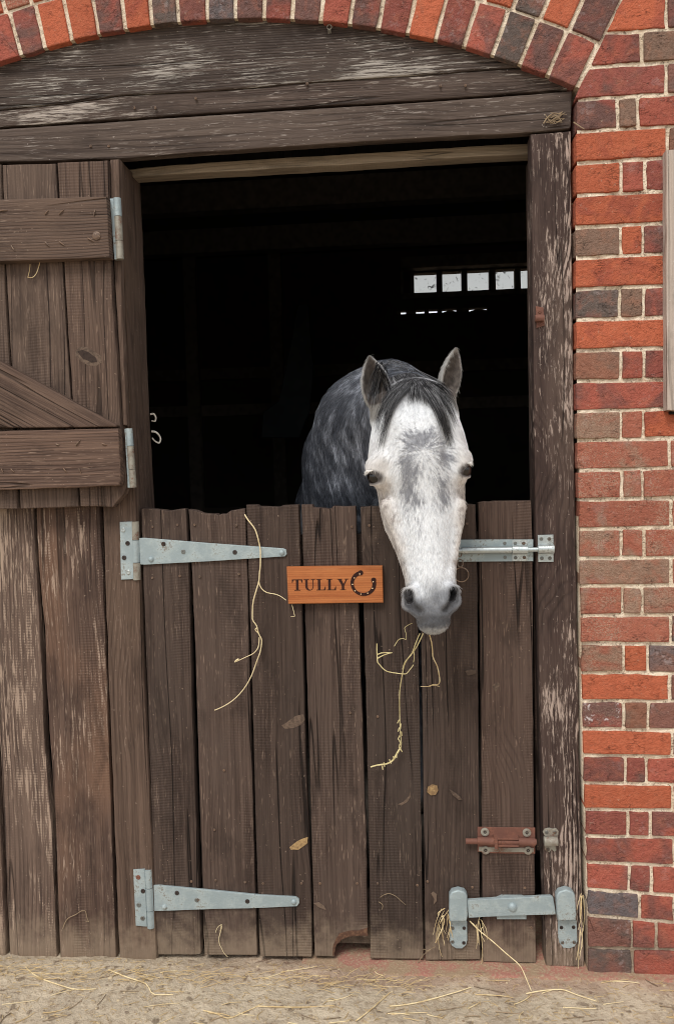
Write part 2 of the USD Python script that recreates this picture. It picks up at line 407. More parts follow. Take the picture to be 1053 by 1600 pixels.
metal('galvanised', srgb(146, 158, 160), srgb(162, 173, 173), srgb(116, 102, 86), .25, .55, .0010, .605)
metal('zinc_bright', srgb(170, 178, 178), srgb(188, 194, 192), srgb(132, 134, 128), .75, .40)
metal('screw_steel', srgb(120, 122, 118), srgb(90, 80, 72), srgb(140, 104, 76), .6, .5)
metal('dark_screw', srgb(64, 56, 52), srgb(44, 38, 36), srgb(96, 74, 60), .4, .6)
metal('rust', srgb(108, 72, 60), srgb(124, 82, 66), srgb(90, 62, 54), .15, .75, .001)
metal('brass_ring', srgb(150, 128, 108), srgb(120, 96, 80), srgb(174, 160, 146), .6, .45)
metal('nail', srgb(120, 96, 78), srgb(88, 72, 62), srgb(150, 128, 108), .3, .6)
metal('worn_zinc', srgb(150, 146, 134), srgb(126, 116, 104), srgb(116, 74, 56), .3, .6)


def plain(name, c1, c2, scale=90.0, rough=.8, spec=.2, **kw):
    g = G(); pos = g('geometry', 'position'); rnd = g('object_info', 'random')
    a = g.noise(pos, scale, 3.0, .6)
    col = g.mix(g.step(g.add(a, g.mul(g.sub(rnd, .5), .35)), .35, .68), c1, c2)
    g.done(name, col, rough=rough, spec=spec, **kw)


plain('straw', srgb(224, 206, 164), srgb(190, 164, 120), 60)
plain('knot_pale', srgb(104, 87, 74), srgb(76, 63, 54), 120)
plain('straw_grey', srgb(150, 130, 104), srgb(110, 94, 76), 60)
plain('hay_green', srgb(210, 196, 148), srgb(180, 164, 116), 60)
plain('twine', srgb(222, 216, 204), srgb(196, 188, 174), 80)
plain('burnt', srgb(40, 22, 18), srgb(58, 32, 24), 200)
plain('stud', srgb(224, 196, 160), srgb(206, 170, 130), 200)
plain('pebble', srgb(190, 172, 142), srgb(130, 112, 92), 40)
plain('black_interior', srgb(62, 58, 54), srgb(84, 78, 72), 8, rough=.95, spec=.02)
plain('coat_dark', srgb(52, 56, 58), srgb(64, 68, 70), 8, rough=.95, spec=.02)
plain('window_wood', srgb(112, 102, 92), srgb(138, 128, 116), 20)
plain('knot_dark', srgb(58, 46, 40), srgb(34, 27, 24), 140)
plain('torn_wood', srgb(112, 84, 64), srgb(82, 58, 46), 120)
plain('resin', srgb(160, 132, 92), srgb(122, 98, 70), 160)
plain('eye_dark', srgb(10, 7, 6), srgb(18, 12, 10), 60, rough=.06, spec=.6)

g = G(); pos = g('geometry', 'position')
d = g.noise(pos, 22.0, 4.0, .7, 1.0)
cl = g('transparent_bsdf', 'BSDF', color=(.80, .79, .76)); di = g('diffuse_bsdf', 'BSDF', color=(.30, .29, .27))
gl = g('glossy_bsdf', 'BSDF', color=(.9, .9, .9), roughness=.08)
mx = g('mix_closure', 'closure', fac=g('fresnel', 'fac', IOR=1.45), closure1=cl, closure2=gl)
mx = g('mix_closure', 'closure', fac=g.mul(g.step(d, .56, .70), .8), closure1=mx, closure2=di)
MAT['dusty_glass'] = usdkit.material(stage, '/World/Looks/dusty_glass', g.nodes, g.links, surface=str(mx))

g = G(); c = g('attribute', 'color', attribute='coat')
pos = g('geometry', 'position')
n1 = g.noise(pos, 900.0, 2.0, .6); x, y, z = g.comp(pos)
n2 = g.noise(g.xyz(g.mul(x, 620.0), g.mul(y, 620.0), g.mul(z, 130.0)), 1.0, 2.0, .6)
col = g.mix(g.mul(g.step(n2, .45, .72), .30), c, g.mix(1.0, c, (.55, .55, .57), 'multiply'))
g.done('horse_coat', col, rough=.72, spec=.22, normal=g.bump(g.add(n2, n1), .0008, .55), sheen_weight=.12, sheen_roughness=.5)
g = G(); c = g('attribute', 'color', attribute='coat')
g.done('horse_hair', c, rough=.55, spec=.3)

# ------------------------------------------------------------------ ground
E0 = EYE


def groundz(x, y):
    p = np.stack([np.asarray(x) * 9, np.asarray(y) * 9, np.zeros_like(x)], -1)
    near = np.clip((1.2 - np.abs(y + .3)) / .6, 0, 1)
    z = (meshkit.fbm(p, 3, 5) - .5) * .016 + (meshkit.fbm(p * 7, 2, 9) - .5) * .006
    z = z * near - .002
    z = z - .012 * np.clip((y + .02) / .05, 0, 1)
    return z


xs = np.r_[-1500, -300, -60, -12, -5, -3, np.arange(-1.6, 1.6, .01), 3, 5, 12, 60, 300, 1500]
ys = np.r_[-1500, -300, -60, -12, -5, -3, -1.8, np.arange(-.9, .25, .01), .6, 1.5, 4, 8, 60, 300, 1500]
X, Yg = np.meshgrid(xs, ys, indexing='ij')
Zg = np.where((np.abs(X) < 2.9), groundz(X, Yg), -.02)
i, j = np.meshgrid(np.arange(len(xs) - 1), np.arange(len(ys) - 1), indexing='ij'); n = len(ys)
q = np.stack([i * n + j, (i + 1) * n + j, (i + 1) * n + j + 1, i * n + j + 1], -1).reshape(-1, 4)
solo('ground', 'trodden sandy earth yard in front of the stable door', 'ground', (np.stack([X, Yg, Zg], -1).reshape(-1, 3), np.vstack([q[:, [0, 1, 2]], q[:, [0, 2, 3]]])), 'earth', True, kind='structure')
xl, xr = at(470, 1510)[0], 2.4
th = slab([(xl, -.05), (xr, -.05), (xr, .004), (at(900, 1510)[0], .005), (at(640, 1510)[0], .000), (xl, -.006)], -.030, .30, c=.008, seg=.03, jit=.004, seed=3)
solo('threshold', 'worn pinkish cement doorsill strip at the foot of the stable door', 'doorsill', th, 'red_cement', 35, kind='structure')

# ------------------------------------------------------------------ brick wall
COL = {'O': (180, 98, 70), 'R': (160, 88, 73), 'r': (140, 80, 70), 'D': (126, 88, 78), 'G': (124, 100, 86), 'P': (158, 96, 78), 'B': (100, 92, 92)}
BURN = {'O': (156, 84, 66), 'R': (124, 80, 72), 'r': (108, 80, 74), 'D': (100, 88, 82), 'G': (140, 96, 78), 'P': (146, 116, 98), 'B': (122, 92, 82)}
WEAR = {'O': (.35, .12, .0), 'R': (.45, .2, .1), 'r': (.5, .2, .15), 'D': (.5, .2, .25), 'G': (.4, .3, .0), 'P': (.38, .66, .1), 'B': (.5, .2, .3)}
wall = thing('brick_wall', 'old red brick stable wall with cream lime mortar around the arched doorway', 'wall', (at(975, 1500)[0], .1, 0))
brand = random.Random(11)


def brick(parent, poly, code, seed, y0=None, jit=.0034, extra=None):
    j = brand.uniform(-.0050, -.0022) if y0 is None else y0
    _p = Polygon(np.asarray(poly)[:, :2]); _r = brand.uniform(.0012, .0045); _q = _p.buffer(-_r).buffer(_r, 3)
    if _q.geom_type == 'Polygon' and not _q.is_empty: poly = np.array(_q.exterior.coords)[:-1]
    m = slab(poly, j, .07, c=.0030, seg=.028, jit=jit, seed=seed, tilt=(brand.uniform(-.008, .008), brand.uniform(-.015, .015)))
    k = 1 + brand.uniform(-.1, .1)
    wr = list(WEAR[code]); wr[0] += brand.uniform(-.25, .25)
    if extra: wr = extra
    part(parent, 'brick', m, 'brick_clay', 40, prim={'clay': srgb(*COL[code]) * k, 'burn': srgb(*BURN[code]) * k, 'worn': wr})


# joint lines of the courses right of the door, as the photograph shows them: (x, y) left, (x, y) right; the joints between; the bricks
JL = [((942, 51.4), (1052, 45)), ((917, 104.5), (1052, 95.4)), ((904, 155), (1052, 146)), ((908, 205), (1052, 196)), ((898.5, 255), (1040, 245.7)), ((899, 305), (1040, 298)), ((898.5, 354.5), (1040, 348)),
      ((898.5, 403), (1040, 395.7)), ((898, 451.6), (1040, 446)), ((898, 500), (1040, 495.6)), ((898.5, 547.7), (1040, 544)), ((898.5, 596), (1040, 592.6)), ((899, 643), (1040, 638.4)), ((899, 688), (1052, 685)),
      ((901, 735.5), (1052, 731)), ((903, 781), (1052, 778.4)), ((904, 827), (1052, 824)), ((904, 872), (1052, 871)), ((906, 916), (1052, 915)), ((905, 961.7), (1052, 960.8)), ((905, 1005.7), (1052, 1006.6)),
      ((906, 1051.3), (1052, 1052.2)), ((907, 1095.3), (1052, 1096)), ((908.6, 1139), (1052, 1142)), ((910, 1180.5), (1052, 1183)), ((911, 1223.6), (1052, 1226.4)), ((913, 1264.7), (1052, 1267.4)),
      ((915, 1306.8), (1052, 1309.6)), ((915, 1348), (1052, 1353.6)), ((915, 1390), (1052, 1399.4)), ((919, 1430.5), (1052, 1442.5)), ((917, 1481), (1052, 1484.6)), ((917, 1523), (1052, 1527))]
CO = [([1003], 'RG'), ([1041], 'rD'), ([964.5, 996.5], 'rGR'), ([1043], 'OG'), ([970, 1007], 'ORr'), ([1044], 'OR'), ([970, 1004], 'GOr'), ([1043], 'OR'), ([968, 1005], 'DGR'), ([1044], 'Or'),
      ([970, 1005.5], 'GRr'), ([1044], 'RR'), ([969.5, 1005], 'PPO'), ([1045.7], 'PP'), ([971, 1003.5], 'PPP'), ([1048.6], 'PP'), ([970.5, 1006.5], 'PPP'), ([1048], 'PP'), ([972.6, 1003.5], 'PPP'),
      ([1048], 'PD'), ([974.5, 1012], 'POB'), ([1046.5], 'OD'), ([974.5, 1012.5], 'rGD'), ([1050], 'Or'), ([977, 1010], 'RrR'), ([1051], 'OR'), ([981, 1016], 'rrR'), ([1053], 'RR'),
      ([982.6, 1017.7], 'RrR'), ([999, 1054], 'BRR'), ([987, 1025], 'DRR'), ([988], 'DR')]
EDGE = np.array([(150, 901), (205, 899), (450, 899), (650, 900), (800, 904), (950, 907), (1190, 911), (1310, 916), (1450, 919), (1530, 919)], float)
lines = []
for (xa, ya), (xb, yb) in JL:
    A, B = at(xa, ya), at(xb, yb)
    lines.append((A[0], A[2], (B[2] - A[2]) / (B[0] - A[0])))
lz = lambda k, x: lines[k][1] + lines[k][2] * (min(x, .95) - lines[k][0])
HJ, VJ = .0048, .0038
# arch: circle through the photographed soffit
IN = [(33, 87), (71, 75.5), (112.5, 64), (154, 51), (196.6, 45.6), (238, 40), (279, 33), (324, 28.5 + 1), (367.7, 28.5), (412, 29), (456, 31), (500.7, 34), (545.8, 38), (590.6, 44.4), (636, 51.6), (680, 61.7), (724, 73), (768.4, 88), (813, 98), (855, 117.4), (896, 134)]
ip = np.array([at(x, y)[[0, 2]] for x, y in IN])
A_ = np.column_stack([2 * ip, np.ones(len(ip))]); s_ = np.linalg.lstsq(A_, (ip ** 2).sum(1), rcond=None)[0]
AC = s_[:2]; AR = math.sqrt(s_[2] + AC @ AC)
ang = np.arctan2(ip[:, 0] - AC[0], ip[:, 1] - AC[1])
a_end = ang[-1] + .004
sk = at(965, 2.5)[[0, 2]]; sk0 = at(897.5, 134)[[0, 2]]
skd = (sk - sk0) / np.linalg.norm(sk - sk0)
pol = lambda r, a: AC + r * np.array([math.sin(a), math.cos(a)])
R1, R2 = .108, .117
XJL = pol(AR, -a_end)[0]                      # left jamb of the arch, just outside the picture
XJR = at(898, 300)[0]


def arc(r0, r1, a0, a1):
    """An arch brick between two joints: its sides are parallel to its own radius, as whole bricks are."""
    am = (a0 + a1) / 2; n = 3
    inn = [pol(r0, a0 + (a1 - a0) * t) for t in np.linspace(0, 1, n)]
    out = [pol(r1, a0 + (a1 - a0) * t) for t in np.linspace(1, 0, n)]
    return np.array(inn + out)


arch = part(wall, 'arch', slab([tuple(pol(AR + .004, a)) for a in np.linspace(-a_end, a_end + .004, 40)] + [tuple(pol(AR + .235, a)) for a in np.linspace(a_end + .014, -a_end, 40)], .003, .20, c=0, seg=.06), 'mortar', label='two rings of brick on edge arching over the door')
js = list(ang)
step = float(np.mean(np.diff(js)))
while js[0] > -a_end + step * .6: js.insert(0, js[0] - step)
js[-1] = a_end
code_in = 'ROr' * 4
known = 'RrOOrODRBrDrRDrODrDrR'
codes = [brand.choice('ORrOR') for _ in range(len(js) - 1 - 20)] + list('rOOrODRBrrrRrrOrRDrR')
for k in range(len(js) - 1):
    h = .0068 / AR
    brick(arch, arc(AR, AR + R1, js[k] + h * .75, js[k + 1] - h * .75), codes[k], 300 + k, jit=.0024)
jo = [at(802, 10), at(846, 25), at(888.6, 47.5)]
ao = [math.atan2(p[0] - AC[0], p[2] - AC[1]) for p in jo] + [a_end + .003]
while ao[0] > -a_end + step * .6: ao.insert(0, ao[0] - step * .96)
oc = [brand.choice('ORrODP') for _ in range(len(ao) - 1)]; oc[-3:] = list('DOr')
for k in range(len(ao) - 1):
    h = .0068 / AR
    brick(arch, arc(AR + R2, AR + R2 + R1, ao[k] + h * .75, ao[k + 1] - h * .75), oc[k], 400 + k, jit=.0015)
arch_poly = Polygon([pol(AR - .5, a) for a in np.linspace(-a_end - .0, a_end, 30)] + [pol(AR + .235, a) for a in np.linspace(a_end, -a_end, 60)])
skew = Polygon([sk0 - skd * .01, sk0 + skd * .24, sk0 + skd * .24 + np.array([-1.9, 0]), sk0 + np.array([-1.9, 0])])
keep_out = shapely.union_all([arch_poly.buffer(.007), skew])
# mortar bed behind the bricks: one sheet with the doorway cut out
TOPZ = 3.05
door_hole = shapely.union_all([Polygon([(XJL, -1)] + [(at(x, y)[0] - .001, at(x, y)[2]) for y, x in EDGE[::-1]] + [(XJR - .003, AC[1] + AR * math.cos(a_end) + .002), (XJL, AC[1] + AR * math.cos(a_end) + .002)]), Polygon([pol(AR + .1, a) for a in np.linspace(-a_end, a_end, 40)] + [(XJR - .003, 1), (XJL, 1)])])
bed = sbox(-2.6, -.1, 2.6, TOPZ).difference(door_hole)
bm = trimesh.creation.extrude_polygon(bed, .24, engine='earcut')
bm.vertices = np.column_stack([bm.vertices[:, 0], bm.vertices[:, 2] + .0055, bm.vertices[:, 1]]); bm.faces = bm.faces[:, ::-1]
part(wall, 'mortar_bed', bm, 'mortar')
# lumpy pointing between the bricks in view
bx0 = XJR - .012
gx = np.arange(bx0, 1.30, .0045); gz = np.arange(0.0, 2.5, .0045)
GX, GZ = np.meshgrid(gx, gz, indexing='ij')
dep = .0068 - .0095 * meshkit.fbm(np.stack([GX * 45, GX * 0, GZ * 45], -1), 4, 21)
_ez = np.array([at(x, y)[[0, 2]] for y, x in EDGE])
ins = shapely.contains_xy(keep_out, GX, GZ) | (GX < np.interp(GZ, _ez[::-1, 1], _ez[::-1, 0]) + .0006)
nn = len(gz); i, j = np.meshgrid(np.arange(len(gx) - 1), np.arange(nn - 1), indexing='ij')
q = np.stack([i * nn + j, (i + 1) * nn + j, (i + 1) * nn + j + 1, i * nn + j + 1], -1).reshape(-1, 4)
q = q[~ins.ravel()[q].any(1)]
part(wall, 'pointing', (np.stack([GX, dep, GZ], -1).reshape(-1, 3), np.vstack([q[:, [0, 1, 2]], q[:, [0, 2, 3]]])), 'mortar', True)


def course(k_top, k_bot, xs_, codes_, seed):
    for n_, (x0, x1) in enumerate(zip(xs_[:-1], xs_[1:])):
        P = np.array([(x0, k_bot(x0) + HJ), (x1, k_bot(x1) + HJ), (x1, k_top(x1) - HJ), (x0, k_top(x0) - HJ)])
        P[[0, 3], 0] += VJ * (n_ > 0); P[[1, 2], 0] -= VJ
        pg = Polygon(P).difference(keep_out)
        if pg.is_empty or pg.area < 2e-4: continue
        if pg.geom_type != 'Polygon': pg = max(pg.geoms, key=lambda t: t.area)
        ex = (.5, .5, 1.6) if (seed, n_) == (22, 0) else None
        brick(wall, np.array(pg.exterior.coords)[:-1], codes_[n_], seed * 17 + n_, extra=ex)


for k, (joints, codes_) in enumerate(CO):
    ym = (JL[k][0][1] + JL[k + 1][0][1]) / 2
    xe = at(np.interp(ym, EDGE[:, 0], EDGE[:, 1]), ym)[0]
    if k < 3: xe = XJR - .2 if k < 2 else xe
    xs_ = [xe] + [at(x, ym)[0] for x in joints]
    cs = list(codes_)
    pat = [.225, .112] if k % 2 else [.225, .225]
    while xs_[-1] < 1.45: xs_.append(xs_[-1] + pat[len(xs_) % 2])
    while len(cs) < len(xs_) - 1: cs.append(brand.choice('ORrDPR'))
    course(lambda x, k=k: lz(k, x), lambda x, k=k: lz(k + 1, x), xs_, cs, k)
pitch_ = .0785
z0 = lines[0][1]
for k in range(5):          # courses above, cut by the arch; the first of them shows at the picture's top
    zt, zb = (lambda x, k=k: lz(0, x) + pitch_ * (k + 1)), (lambda x, k=k: lz(0, x) + pitch_ * k)
    xs_ = [XJL - .5 + (.09 if k % 2 else 0)]
    if k == 0: xs_ = [at(930, 25)[0], at(1041, 25)[0]]
    while xs_[-1] < 1.45: xs_.append(xs_[-1] + (.225 if k % 2 == 0 else [.225, .112][len(xs_) % 2]))
    course(zt, zb, xs_, ['O', 'r'] + [brand.choice('ORrDR') for _ in xs_] if k == 0 else [brand.choice('ORrDR') for _ in xs_], 60 + k)
for k in range(len(CO)):     # left of the doorway, beyond the picture
    zt, zb = (lambda x, k=k: lz(k, .62)), (lambda x, k=k: lz(k + 1, .62))
    xs_ = [XJL - .34 + (.112 if k % 2 else 0), XJL - .115 + (.0 if k % 2 else 0), XJL]
    course(zt, zb, xs_, [brand.choice('ORrDP') for _ in xs_], 90 + k)

# ------------------------------------------------------------------ the stable behind the wall
room = thing('stable_interior', 'dark inside of the stable seen through the open top half of the door', 'stable', (0, 3, 0), kind='structure')
BY = 4.6
wx0, wx1 = -2.5, 2.5
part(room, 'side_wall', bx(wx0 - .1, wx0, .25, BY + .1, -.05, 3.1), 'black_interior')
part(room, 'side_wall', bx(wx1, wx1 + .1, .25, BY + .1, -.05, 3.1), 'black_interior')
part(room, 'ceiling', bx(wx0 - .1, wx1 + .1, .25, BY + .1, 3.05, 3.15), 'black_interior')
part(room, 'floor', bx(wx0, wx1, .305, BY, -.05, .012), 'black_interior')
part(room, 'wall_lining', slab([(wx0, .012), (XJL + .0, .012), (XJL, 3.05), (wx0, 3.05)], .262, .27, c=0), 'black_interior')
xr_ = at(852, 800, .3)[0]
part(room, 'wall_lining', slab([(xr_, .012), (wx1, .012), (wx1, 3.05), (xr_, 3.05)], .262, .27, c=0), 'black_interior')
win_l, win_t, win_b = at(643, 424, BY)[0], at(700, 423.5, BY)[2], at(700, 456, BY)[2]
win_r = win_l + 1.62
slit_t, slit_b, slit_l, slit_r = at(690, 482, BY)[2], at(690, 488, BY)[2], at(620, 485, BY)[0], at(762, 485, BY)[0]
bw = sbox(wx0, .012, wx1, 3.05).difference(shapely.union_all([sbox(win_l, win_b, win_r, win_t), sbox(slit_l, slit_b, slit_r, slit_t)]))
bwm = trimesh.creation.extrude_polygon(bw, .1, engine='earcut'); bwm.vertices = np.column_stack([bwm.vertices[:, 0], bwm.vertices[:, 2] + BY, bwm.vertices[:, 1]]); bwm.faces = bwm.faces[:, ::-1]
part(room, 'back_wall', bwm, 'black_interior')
for z_ in (.9, 1.75, 2.05):
    part(room, 'rail', bx(wx0, wx1, BY - .06, BY - .001, z_, z_ + .09), 'window_wood')
for x_ in (-1.6, -.9, 1.7):
    part(room, 'stud_post', bx(x_, x_ + .10, BY - .13, BY - .062, .012, 3.05), 'window_wood')
for y_ in (1.1, 2.0, 2.9, 3.8):
    part(room, 'rafter', bx(wx0, wx1, y_, y_ + .1, 2.88, 3.049), 'window_wood')
win = thing('stable_window', 'long low window of square dusty panes high in the far wall of the stable', 'window', ((win_l + win_r) / 2, BY, win_b))
fl = at(626, 430, BY)[0]
part(win, 'frame', cat(bx(fl, win_l - .07, BY - .10, BY - .001, win_b - .02, win_t + .09), bx(fl + .002, win_r + .1, BY - .12, BY - .001, win_t + .012, win_t + .10), bx(fl, win_r + .1, BY - .06, BY - .001, win_b - .05, win_b - .008)), 'window_wood')
edges = [(647, 682), (691, 721), (730, 764), (774, 804), (813, 843), (852, 884), (893, 925)]
PX = [(at(a_, 440, BY)[0], at(b_, 440, BY)[0]) for a_, b_ in edges]
for k in range(len(PX)):
    l_ = PX[k - 1][1] if k else win_l - .01
    part(win, 'mullion', bx(l_, PX[k][0], BY - .02, BY + .05, win_b, win_t), 'window_wood')
    part(win, 'pane', bx(PX[k][0], PX[k][1], BY + .020, BY + .024, win_b, win_t), 'dusty_glass')
part(win, 'mullion', bx(PX[-1][1], win_r + .01, BY - .02, BY + .05, win_b, win_t), 'window_wood')
sl = [(620, 626), (634, 650), (663, 670), (683, 691), (713, 733)]
grate = thing('wall_grating', 'broken slatted vent slit below the window in the far stable wall', 'vent', ((slit_l + slit_r) / 2, BY, slit_b))
for a_, b_ in sl:
    part(grate, 'slat', bx(at(a_, 485, BY)[0], at(b_, 485, BY)[0], BY + .01, BY + .03, slit_b, slit_t), 'window_wood')
for k_, (a_, b_) in enumerate([(691, 713), (733, 762)]):  # pieces added to dim the bright openings of the slit
    xa, xb = at(a_, 485, BY)[0], at(b_, 485, BY)[0]
    part(grate, 'splinter', slab([(xa, slit_b), (xb, slit_b), (xb, slit_b + .006), ((xa + xb) / 2, slit_b + .02), (xa + .02, slit_b + .008)], BY + .01, BY + .03, c=0), 'window_wood')
cp = [(466, 476), (482, 476), (490, 580), (484, 640), (468, 684), (409, 684), (411, 645), (436, 626), (450, 560), (458, 520)]
solo('hanging_cape', 'barely visible dark cape hanging in the gloom left of the horse', 'cape', slab(pxs(cp, 2.6), 2.58, 2.64, c=.01, seg=.05), 'coat_dark', 30)

# ------------------------------------------------------------------ door frame: arched head boards, lintel, posts, lining
frame = thing('door_frame', 'heavy dark timber door frame with arched weathered head board and peeling right post', 'door frame', (at(560, 1500)[0], .06, 0))
YF = .016
ap = [tuple(pol(AR + .035, a)) for a in np.linspace(-a_end, a_end, 40)]
seam = [(-60, 201), (0, 197), (150, 187), (300, 177), (470, 166), (640, 156), (800, 145), (896, 137)]
sm = pxs(seam, YF)
Pt = np.array([p for p in ap if p[1] > np.interp(p[0], sm[:, 0], sm[:, 1]) + .01])
up = np.vstack([Pt, [(XJR - .004, sm[-1][1] + .005)], sm[::-1] + [0, .0016]])
crackl = [(-60, 176), (0, 170), (100, 160), (190, 147), (300, 142), (400, 135), (470, 128), (560, 122), (700, 112), (790, 105), (830, 103)]
ck = pxs(crackl, YF)
upper_poly = Polygon(up).buffer(0)
cut = Polygon(np.vstack([ck, [(3, ck[-1][1]), (3, -1), (-3, -1), (-3, ck[0][1])]]))
for k, pg in enumerate([upper_poly.difference(cut), upper_poly.intersection(cut)]):
    if pg.geom_type != 'Polygon': pg = max(pg.geoms, key=lambda t: t.area)
    part(frame, 'head_board', slab(np.array(pg.exterior.coords)[:-1], YF + .004 * k, YF + .08, c=.004, seg=.05, jit=.0012, seed=5 + k), 'wood_lintel', 35)
part(frame, 'lintel', slab(pxs([(-60, 206), (0, 200), (150, 190.5), (300, 180), (470, 169), (640, 159), (800, 148), (894, 140), (893, 196), (890, 200), (829, 206), (600, 218), (300, 238), (186, 247), (0, 252), (-60, 256)], YF), YF, YF + .024, c=.006, seg=.05, jit=.0016, seed=9), 'wood_lintel_low', 35)
part(frame, 'post', slab(pxs([(829.5, 208), (892, 203), (894, 400), (896, 600), (898, 760), (901, 900), (906, 1200), (910, 1400), (913, 1512), (853, 1512), (850, 1380), (846, 1200), (841, 1000), (836, 800), (833, 600), (831, 400)], YF), YF, YF + .055, c=.006, seg=.05, jit=.0022, seed=12), 'wood_post', 35, label='right post with peeling pale paint')
post = part(frame, 'post', slab(pxs([(150, 250), (188, 249), (195, 400), (203, 620), (213, 795), (222, 1000), (234, 1250), (245, 1507), (187, 1509), (183, 1440), (170, 1080), (160, 800), (152, 500)], YF), YF, YF + .150, c=.007, seg=.05, jit=.0022, seed=13), 'wood_jamb', 35)
part(frame, 'door_stop', slab(pxs([(826, 250), (846, 250), (846, 800), (850, 1330), (838, 1330), (832, 800)], .075), .075, .12, c=.003, seg=.06), 'wood_door', 35)
part(frame, 'batten', slab(pxs([(200, 263.5), (300, 254.5), (560, 238.5), (700, 230), (832, 222.5), (832, 239.5), (700, 246), (560, 255), (300, 269.5), (205, 275.5)], .105), .105, .15, c=.003, seg=.05, jit=.002, seed=4), 'wood_batten', 35, label='pale planed batten inside the head')
hz = at(500, 232, .2)[2]
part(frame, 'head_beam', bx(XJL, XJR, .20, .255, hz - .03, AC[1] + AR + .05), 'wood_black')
0 and part(frame, 'head_soffit', bx(XJL, XJR, YF + .081, .2, at(500, 215, YF + .05)[2], AC[1] + AR + .04), 'wood_black')

# nails and bits on the frame
for nm, pts in (('nail', [(306, 153), (210, 168), (243, 168), (142, 228), (170, 228), (480, 130), (688, 133), (727, 133)]),):
    for x, y in pts:
        part(frame, nm, screw(x, y, YF, .0035, .003), 'nail')
eh = at(515, 44, YF)
solo('ring_hook', 'small metal ring hook screwed under the crown of the arch', 'hook', cat(ring_mesh(eh + [0, -.008, 0], .0055, .0011, [1, 0, 0], [0, 0, 1]), tube([eh + [-.002, -.008, -.005], eh + [-.003, .005, -.014]], .0012), tube([eh + [.002, -.008, -.005], eh + [.002, .005, -.013]], .0012)), 'worn_zinc', 50)

# ------------------------------------------------------------------ plank wall left of the door
fence = thing('plank_wall', 'weathered upright brown planks filling the wall left of the stable door', 'plank wall', (at(60, 1500)[0], .04, 0))
YP = .022
PB = [[(-330, 790), (-330, 1504), (-232, 1504), (-255, 790)], [(-250, 790), (-228, 1504), (-150, 1504), (-172, 790)], [(-168, 790), (-146, 1504), (-82, 1504), (-102, 790)], [(-98, 790), (-78, 1503), (9, 1502), (0, 1290), (-14, 1000), (-22, 790)],
      [(-17, 790), (-9, 1000), (5, 1290), (14.5, 1502), (88, 1503), (84, 1400), (80, 1300), (69, 1160), (61, 977), (55, 880), (51, 790)],
      [(57, 790), (60, 880), (70, 985), (72, 1060), (78, 1160), (87, 1300), (90, 1400), (94, 1502.5), (182, 1505), (178, 1400), (170, 1160), (164, 980), (158, 850), (155, 790)],
      [(160, 790), (163, 850), (168, 980), (175, 1160), (183, 1400), (187, 1500), (214, 1500), (200, 790)]]
for k, p in enumerate(PB):
    w = pxs(p, YP); hi = np.array(p)[:, 1] <= 795
    w[hi, 1] = pxs([(60, 262)], YP)[0][1]
    w[hi, 0] -= [.012, .01][k % 2] * .5
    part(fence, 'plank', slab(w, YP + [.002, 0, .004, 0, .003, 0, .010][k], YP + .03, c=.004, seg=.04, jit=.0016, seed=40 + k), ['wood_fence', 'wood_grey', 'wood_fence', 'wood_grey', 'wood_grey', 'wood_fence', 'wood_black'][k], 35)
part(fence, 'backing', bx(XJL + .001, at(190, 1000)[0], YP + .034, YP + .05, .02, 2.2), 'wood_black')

# ------------------------------------------------------------------ upper leaf, hooked back open against the wall
leaf = thing('upper_door', 'open upper door leaf, ledged and braced, folded back against the plank wall', 'door', (at(0, 800)[0], -.02, at(0, 800)[2]))
YL = -.028
LB = [[(-430, 275), (-430, 805), (-345, 803), (-352, 270)], [(-348, 270), (-341, 803), (-258, 801), (-266, 266)], [(-262, 266), (-254, 801), (-170, 799), (-180, 264)], [(-176, 264), (-166, 799), (-80, 797), (-92, 260)],
      [(-88, 260), (-76, 797), (27, 795), (22, 690), (13.5, 560), (6, 420), (1, 256)],
      [(3, 256), (8.5, 420), (16.5, 560), (26, 690), (31, 795), (122, 792), (118, 720), (110.5, 625), (103, 520), (97, 411), (90, 320), (86.5, 254)],
      [(89.5, 253), (93, 320), (100, 411), (106, 520), (113.5, 625), (121, 720), (125, 791.5), (150, 791), (176, 793), (183, 784), (194, 772), (198, 760), (197, 740), (188, 662), (183, 560), (176, 480), (170.5, 330), (168.5, 249)]]
for k, p in enumerate(LB):
    part(leaf, 'plank', slab(pxs(p, YL), YL + .002 * (k % 2), YL + .030, c=.0035, seg=.03, jit=.0015, seed=60 + k), 'wood_leaf', 35)
part(leaf, 'knot', slab(pxs([(118, 549), (124, 542), (136, 542), (148, 549), (159, 557), (160, 566), (150, 572), (138, 571), (126, 564), (118, 556)], YL), YL - .0004, YL + .01, c=.0006, seg=.004, jit=.002, seed=61), 'knot_pale', 30, label='ringed knot in the right plank')
part(leaf, 'knot_heart', slab(pxs([(121, 549), (128, 546), (138, 549), (149, 558), (152, 565), (143, 566), (130, 561)], YL), YL - .0008, YL + .01, c=.0006, seg=.004, jit=.003, seed=62), 'knot_dark', 30)
YS = YL + .012
part(leaf, 'edge_bead', slab(pxs([(171, 248), (186, 247), (188, 330), (189, 420), (194, 560), (199, 665), (191, 664), (186, 560), (178, 420), (173.5, 330)], YS), YS, YS + .02, c=.005, seg=.04, jit=.001, seed=71), 'wood_jamb', 35)
YQ = YL - .027
